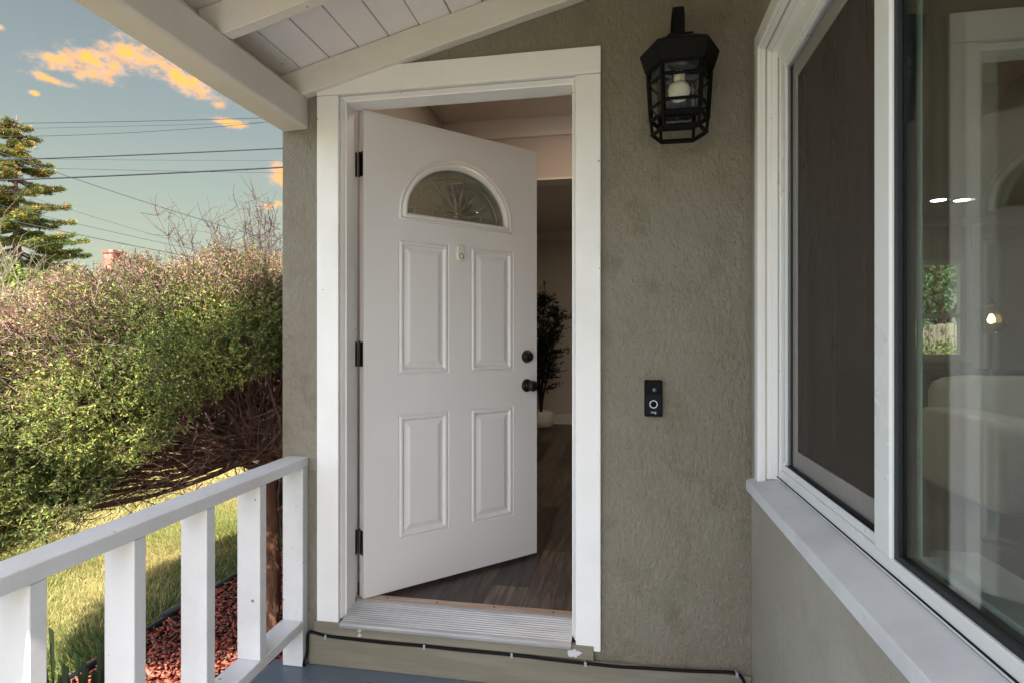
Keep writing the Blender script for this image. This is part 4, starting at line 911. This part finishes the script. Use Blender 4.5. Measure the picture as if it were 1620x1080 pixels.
L_ = rng.uniform(.006, .024, n)[:, None]; W_ = rng.uniform(.003, .008, n)[:, None]; H_ = rng.uniform(.0015, .004, n)[:, None]
U1 = unit(rng.normal(size=(n, 3))*np.array([1, 1, .30])); U2 = unit(np.cross(U1, rng.normal(size=(n, 3))*.3+np.array([0, 0, 1]))); U3 = np.cross(U1, U2); Cn = np.stack([x, y, z], 1)
cs = [(-1, -1, -1), (1, -.7, -1), (1, 1, -1), (-.8, 1, -1), (-1, -1, 1), (1, -.7, 1), (1, 1, 1), (-.8, 1, 1)]
V = np.stack([Cn+U1*L_*a+U2*W_*b+U3*H_*c for a, b, c in cs], 1).reshape(-1, 3); bf = np.array([(0, 3, 2, 1), (4, 5, 6, 7), (0, 1, 5, 4), (1, 2, 6, 5), (2, 3, 7, 6), (3, 0, 4, 7)])
F = (np.arange(n)[:, None, None]*8+bf[None]).reshape(-1, 4); tn = np.where(rng.uniform(size=(n, 1)) < .12, np.array([.24, .13, .09]), np.array([.38, .085, .05]))*rng.uniform(.3, 1.3, (n, 1)); tn[:, 1:] += rng.uniform(0, .05, (n, 1)); tn = np.repeat(tn, 6, 0)
o = np_mesh('red_mulch', V, F, 'chips', tn); tag(o, 'red wood chip mulch between the porch and the lawn edging', 'mulch', kind='stuff')

# edging pipe, valve
mb = MB(); mb.tube(smooth_path([(-2.62, -1.5, ZG+.03), (-2.66, 0, ZG+.03), (-2.68, .9, ZG+.032), (-2.69, 1.6, ZG+.035), (-2.75, 2.6, ZG+.035), (-2.8, 4.4, ZG+.03), (-2.8, 6.2, ZG+.03)], 3), .020, n=8)
o = mb.build('edging_pipe', 'pipe', smooth=True); tag(o, 'black plastic edging tube between lawn and red mulch', 'garden edging')
sp = thing('irrigation_valve', 'small grey irrigation fitting with blue cap beside the black edging', 'irrigation fitting', (-2.70, .93, ZG))
mb = MB(); mb.tube([(-2.715, .88, ZG+.045), (-2.655, .97, ZG+.07)], [.016, .019], n=12); mb.lathe([(.019, 0), (.023, .004), (.023, .018), (.017, .022), (0, .023)], (-2.655, .97, ZG+.07), (.55, .83, .2), 14); mb.build('valve_body', 'grey_plastic', sp)
mb = MB(); mb.lathe([(.016, 0), (.016, .03), (.008, .034), (0, .034)], (-2.685, .93, ZG+.01), n=12); mb.build('cap', 'blue_plastic', sp)
# dark strap-leaf plant near the porch
stp_x, stp_y = -1.82, -.60
stp = thing('strap_leaf_plant', 'cut back dark green strap leaved plant low beside the railing', 'plant', (-1.85, -.52, ZG))
mb = MB(); random.seed(12)
for k in range(44):
    bx, by = stp_x+random.uniform(-.17, .17), stp_y+random.uniform(-.14, .14); ht = random.uniform(.56, .70)+(.06 if k % 6 == 0 else 0); lx_, ly_ = random.uniform(-.10, .12), random.uniform(-.06, .06); w_ = random.uniform(.006, .014)
    a = random.uniform(-.6, .6); sx_, sy_ = math.cos(a)*w_, math.sin(a)*w_; zb0 = ZG+ht
    P0, P1, P2 = (bx, by, ZG-.01), (bx+lx_*.4, by+ly_*.4, ZG+ht*.55), (bx+lx_, by+ly_, zb0)
    mb.hexa([(P0[0]-sx_, P0[1]-sy_, P0[2]), (P0[0]+sx_, P0[1]+sy_, P0[2]), (P0[0]+sx_-.003*0, P0[1]+sy_+.002, P0[2]), (P0[0]-sx_, P0[1]-sy_+.002, P0[2]), (P1[0]-sx_, P1[1]-sy_, P1[2]), (P1[0]+sx_, P1[1]+sy_, P1[2]), (P1[0]+sx_, P1[1]+sy_+.002, P1[2]), (P1[0]-sx_, P1[1]-sy_+.002, P1[2])])
    mb.hexa([(P1[0]-sx_, P1[1]-sy_, P1[2]), (P1[0]+sx_, P1[1]+sy_, P1[2]), (P1[0]+sx_, P1[1]+sy_+.002, P1[2]), (P1[0]-sx_, P1[1]-sy_+.002, P1[2]), (P2[0]-sx_*.9, P2[1], P2[2]), (P2[0]+sx_*.9, P2[1], P2[2]-.01), (P2[0]+sx_*.9, P2[1]+.002, P2[2]-.01), (P2[0]-sx_*.9, P2[1]+.002, P2[2])])
mb.build('leaves', mat('strap_leaf', (.012, .026, .010), .45, .4), stp)

# ------------------------------------------------------------------ far conifer
CX, CY = -25.3, 18.5
con = thing('conifer_tree', 'tall conifer with orange tinged green boughs at the left edge', 'tree', (CX, CY, ZG))
mb = MB(); mb.tube([(CX, CY, ZG-.1), (CX+.05, CY, 4), (CX-.05, CY, 8), (CX, CY, 10.9)], [.26, .18, .07, .02], n=10); mb.build('trunk', 'twig', con, smooth=True)
bpth, LP, LDv, LCo = [], [], [], []
tiers = []
hh = 1.2
while hh < 10.7:
    for q_ in range(12 if hh < 8 else 7): tiers.append(hh+rng.uniform(-.14, .14))
    hh += .44 if hh < 8 else .38
for h in tiers:
    f_ = max(0, 1-(h-1)/10.0); R_ = (.30+3.15*f_**.9)*rng.choice([.45, .75, .95, 1.1, 1.2])*rng.uniform(.9, 1.08); a = rng.uniform(0, 2*PI)
    u = np.array([math.cos(a), math.sin(a), 0]); t = np.linspace(0, 1, 7)[:, None]; dr = rng.uniform(.28, .42); curve = lambda t: -dr*R_*t+(dr+.02)*R_*t**2.4*.8
    bpth.append(np.array([CX, CY, h])+u*R_*t+np.array([0, 0, 1])*curve(t))
    m_ = int(26+60*R_); tt = rng.uniform(.12, 1.03, m_)**.62; base = np.array([CX, CY, h])+u*R_*tt[:, None]+np.array([0, 0, 1])*curve(tt[:, None])
    lat = rng.normal(size=m_)*.17*(1.2-tt*.75)*min(1, R_*.8); side = np.array([-u[1], u[0], 0]); base = base+side*lat[:, None]+np.stack([0*lat, 0*lat, rng.normal(size=m_)*.035-.12*np.abs(lat)-.03], 1)
    q = 9; B = np.repeat(base, q, 0)+rng.normal(size=(m_*q, 3))*np.array([.05, .05, .03]); D = unit(np.repeat((u*.8+side*np.sign(lat)[:, None]*.7), q, 0)+rng.normal(size=(m_*q, 3))*.45+np.array([0, 0, -.05]))
    LP.append(B); LDv.append(D); w_ = min(1, max(0, (h-4.5)/3.0)); orange = (np.repeat(rng.uniform(size=(m_, 1)), q, 0) < .07+.24*w_)
    gcol = np.array([.13, .18, .035])*(1-w_*.55)+np.array([.05, .08, .04])*w_*.55; c = np.where(orange, np.array([[.42, .25, .045]]), gcol*(1+1.1*(np.repeat(rng.uniform(size=(m_, 1)), q, 0) < .35))); LCo.append(c*rng.uniform(.6, 1.3, (m_*q, 1)))
bp = np.array(bpth); V, F = many_tubes(bp, np.linspace(.045, .010, 7)[None]*np.ones((len(bp), 1)), 4); np_mesh('boughs', V, F, 'twig', None, con)
P_ = np.concatenate(LP); D_ = np.concatenate(LDv); V, F = leaf_quads(P_, D_, rng.uniform(.07, .16, len(P_)), rng.uniform(.018, .036, len(P_))); np_mesh('crown', V, F, 'leaf', np.concatenate(LCo), con)

def crown_tree(name, label, cat, x, y, h, r, n, c1, c2, lw=(.10, .05), trunk_r=.12, zc=.62, group=None, flat=.8):
    t = thing(name, label, cat, (x, y, ZG), group)
    mb = MB(); mb.tube([(x, y, ZG-.05), (x+.05, y, ZG+h*.3), (x-.04, y+.03, ZG+h*.6), (x, y, ZG+h*.9)], [trunk_r, trunk_r*.8, trunk_r*.5, trunk_r*.15], n=8)
    for k in range(9):
        a = rng.uniform(0, 2*PI); z0 = ZG+h*rng.uniform(.3, .6); mb.tube([(x, y, z0), (x+math.cos(a)*r*.4, y+math.sin(a)*r*.4, z0+h*.15), (x+math.cos(a)*r*.8, y+math.sin(a)*r*.8, z0+h*.25)], [trunk_r*.4, trunk_r*.25, trunk_r*.08], n=6)
    mb.build('trunk', 'bark', t, smooth=True)
    nc = max(12, n//120); u = unit(rng.normal(size=(nc, 3))); rr = rng.uniform(.35, 1, (nc, 1))**.6; cc = np.array([x, y, ZG+h*zc])+u*rr*np.array([r, r, h*(1-zc)*flat+.001*h])
    k = rng.integers(0, nc, n); P = cc[k]+rng.normal(size=(n, 3))*r*.17; D = unit(rng.normal(size=(n, 3))+np.array([0, 0, .2]))
    V, F = leaf_quads(P, D, rng.uniform(.6, 1.4, n)*lw[0], rng.uniform(.6, 1.4, n)*lw[1]); q = np.clip(rng.uniform(size=(n, 1))*.6+.4*np.sin(k*1.7)[:, None]**2, 0, 1); c = (np.array(c1)*(1-q)+np.array(c2)*q)*rng.uniform(.7, 1.3, (n, 1))
    np_mesh('crown', V, F, 'leaf', c, t); return t
crown_tree('leafy_tree', 'bright green leafy tree below the conifer at the left edge', 'tree', -21.5, 13.5, 4.6, 2.3, 9000, (.08, .13, .02), (.22, .24, .04), (.16, .08))
crown_tree('slender_tree', 'thin dark tree top beside the brick chimney', 'tree', -20.2, 15.9, 4.6, .62, 1500, (.03, .05, .03), (.07, .11, .05), (.14, .05), .07, .74)
crown_tree('hedge_tree', 'dense dark hedge tree across the street behind the shrub', 'tree', -9.5, 22.0, 3.4, 3.2, 9000, (.04, .08, .02), (.10, .15, .04), (.2, .1))
# bare pale tree
bt = thing('bare_tree', 'pale leafless little tree in front of the conifer', 'tree', (-14.6, 9.4, ZG))
pa = []; ra = []
base = np.array([-14.6, 9.4, ZG])
P0 = base; top = base+np.array([.05, 0, 2.6])
def rec(p, d, L, r, dep):
    q = p+d*L; mid = (p+q)/2+rng.normal(size=3)*L*.05; pa.append(bez(p[None], mid[None], q[None], 4)[0]); ra.append(np.linspace(r, r*.62, 4))
    if dep == 0: return
    for k in range(3 if dep > 1 else 2):
        e = d+rng.normal(size=3)*.42+np.array([0, 0, .12]); e /= np.linalg.norm(e); rec(q if k else mid, e, L*rng.uniform(.6, .85), r*.6, dep-1)
rec(base, np.array([.02, 0, 1.]), 2.35, .05, 0)
for k in range(9):
    e = np.array([rng.normal()*.45, rng.normal()*.45, 1.]); e /= np.linalg.norm(e); rec(base+np.array([.04, 0, 2.25]), e, rng.uniform(.7, 1.15), .016, 3)
V, F = many_tubes(np.array(pa), np.array(ra), 5); np_mesh('branches', V, F, 'pale_bark', None, bt)

# neighbour house with brick chimney (only the chimney tops the shrub)
nh = thing('neighbour_house', 'low house across the garden whose red brick chimney tops the shrub', 'house', (-15.3, 14.8, ZG))
mb = MB(); mb.box(-18.0, 13.6, ZG, -12.2, 18.5, 2.1); mb.build('wall', 'house_wall', nh)
mb = MB(); mb.prism([(-18.5, 2.1), (-11.7, 2.1), (-15.1, 3.05)], lambda a, b: (a, 13.2, b), lambda a, b: (a, 18.9, b)); rf = mb.build('roof', 'shingle', nh)
mb = MB(); mb.box(-15.53, 13.1, ZG, -15.17, 13.55, 3.98); mb.box(-15.56, 13.07, 3.985, -15.14, 13.58, 4.07); mb.build('chimney', 'brick', rf)

# overhead wires
def wire(a, b, r, sag, label):
    a, b = Vector(a), Vector(b); d = b-a; A = a-d*1.2; B = b+d*1.6; pts = []
    for k in range(41):
        t = k/40; p = A+(B-A)*t; tt = (t*3.8-1.2)      # 0..1 between the two measured points
        p.z += sag*(tt*tt-tt); pts.append(p)
    mb = MB(); mb.tube(pts, r, n=6); o = mb.build('overhead_wire', 'wire', smooth=True); tag(o, label, 'wire', 'overhead wires crossing the sky')
wire((-9.36, 5.2, 3.74), (-5.11, 6.0, 3.94), .012, .04, 'thick dark wire, lowest of the level wires, right across the sky')
wire((-11.44, 6.85, 4.67), (-6.24, 7.82, 4.89), .012, .04, 'thick dark wire just above the lowest level wire')
wire((-22.88, 15.9, 9.45), (-13.11, 17.73, 9.66), .011, .1, 'thin wire, topmost of the high level wires')
wire((-24.96, 17.55, 9.66), (-14.31, 19.54, 10.24), .010, .5, 'thin sagging wire just below the topmost high wire')
wire((-21.2, 15.0, 8.82), (-12.3, 16.8, 9.10), .006, .05, 'hair thin wire low in the high pair of wires')
wire((-21.16, 18.26, 8.72), (-13.62, 19.67, 8.69), .006, .05, 'hair thin level wire between the two thick wires')
wire((-21.25, 16.21, 7.78), (-12.49, 17.85, 7.6), .007, .05, 'thin grey wire between the thick wires, slightly falling to the right')
wire((-13.52, 8.5, 5.46), (-7.38, 9.65, 3.45), .0085, .25, 'dark wire falling steeply from upper left behind the shrub twigs')
wire((-14.56, 9.32, 4.22), (-10.71, 10.04, 3.42), .010, .05, 'dark wire crossing the conifer and dipping behind the shrub')
wire((-19.32, 14.53, 6.05), (-11.35, 16.02, 3.67), .007, .15, 'thin wire falling to the right between conifer and shrub')
wire((-18.72, 12.61, 5.46), (-14.92, 13.32, 4.55), .008, .05, 'thin dark wire falling across the conifer above the thick dipping wire')

# back yard seen through the back window
bf_ = thing('back_fence', 'weathered vertical board fence in the back yard beyond the far window', 'fence', (5, 10.5, ZG))
mb = MB()
for k in range(60):
    x = 1.5+k*.15; mb.box(x, 10.5, ZG, x+.142, 10.52, 1.62+.02*math.sin(k*2.1))
mb.build('boards', 'fence', bf_)
mb = MB(); mb.box(1.5, 10.521, 1.2, 10.5, 10.56, 1.29); mb.box(1.5, 10.521, .1, 10.5, 10.56, .19); mb.build('fence_rail', 'fence', bf_)
crown_tree('yard_tree', 'dark green tree above the fence seen through the far window', 'tree', 6.6, 11.6, 5.2, 2.2, 9000, (.03, .08, .015), (.10, .18, .03), (.12, .06), zc=.66)
crown_tree('yard_shrub', 'small yellow green shrub before the fence seen through the far window', 'shrub', 5.1, 8.7, 1.75, .6, 2500, (.12, .16, .03), (.25, .28, .06), (.07, .035), .03, .8)
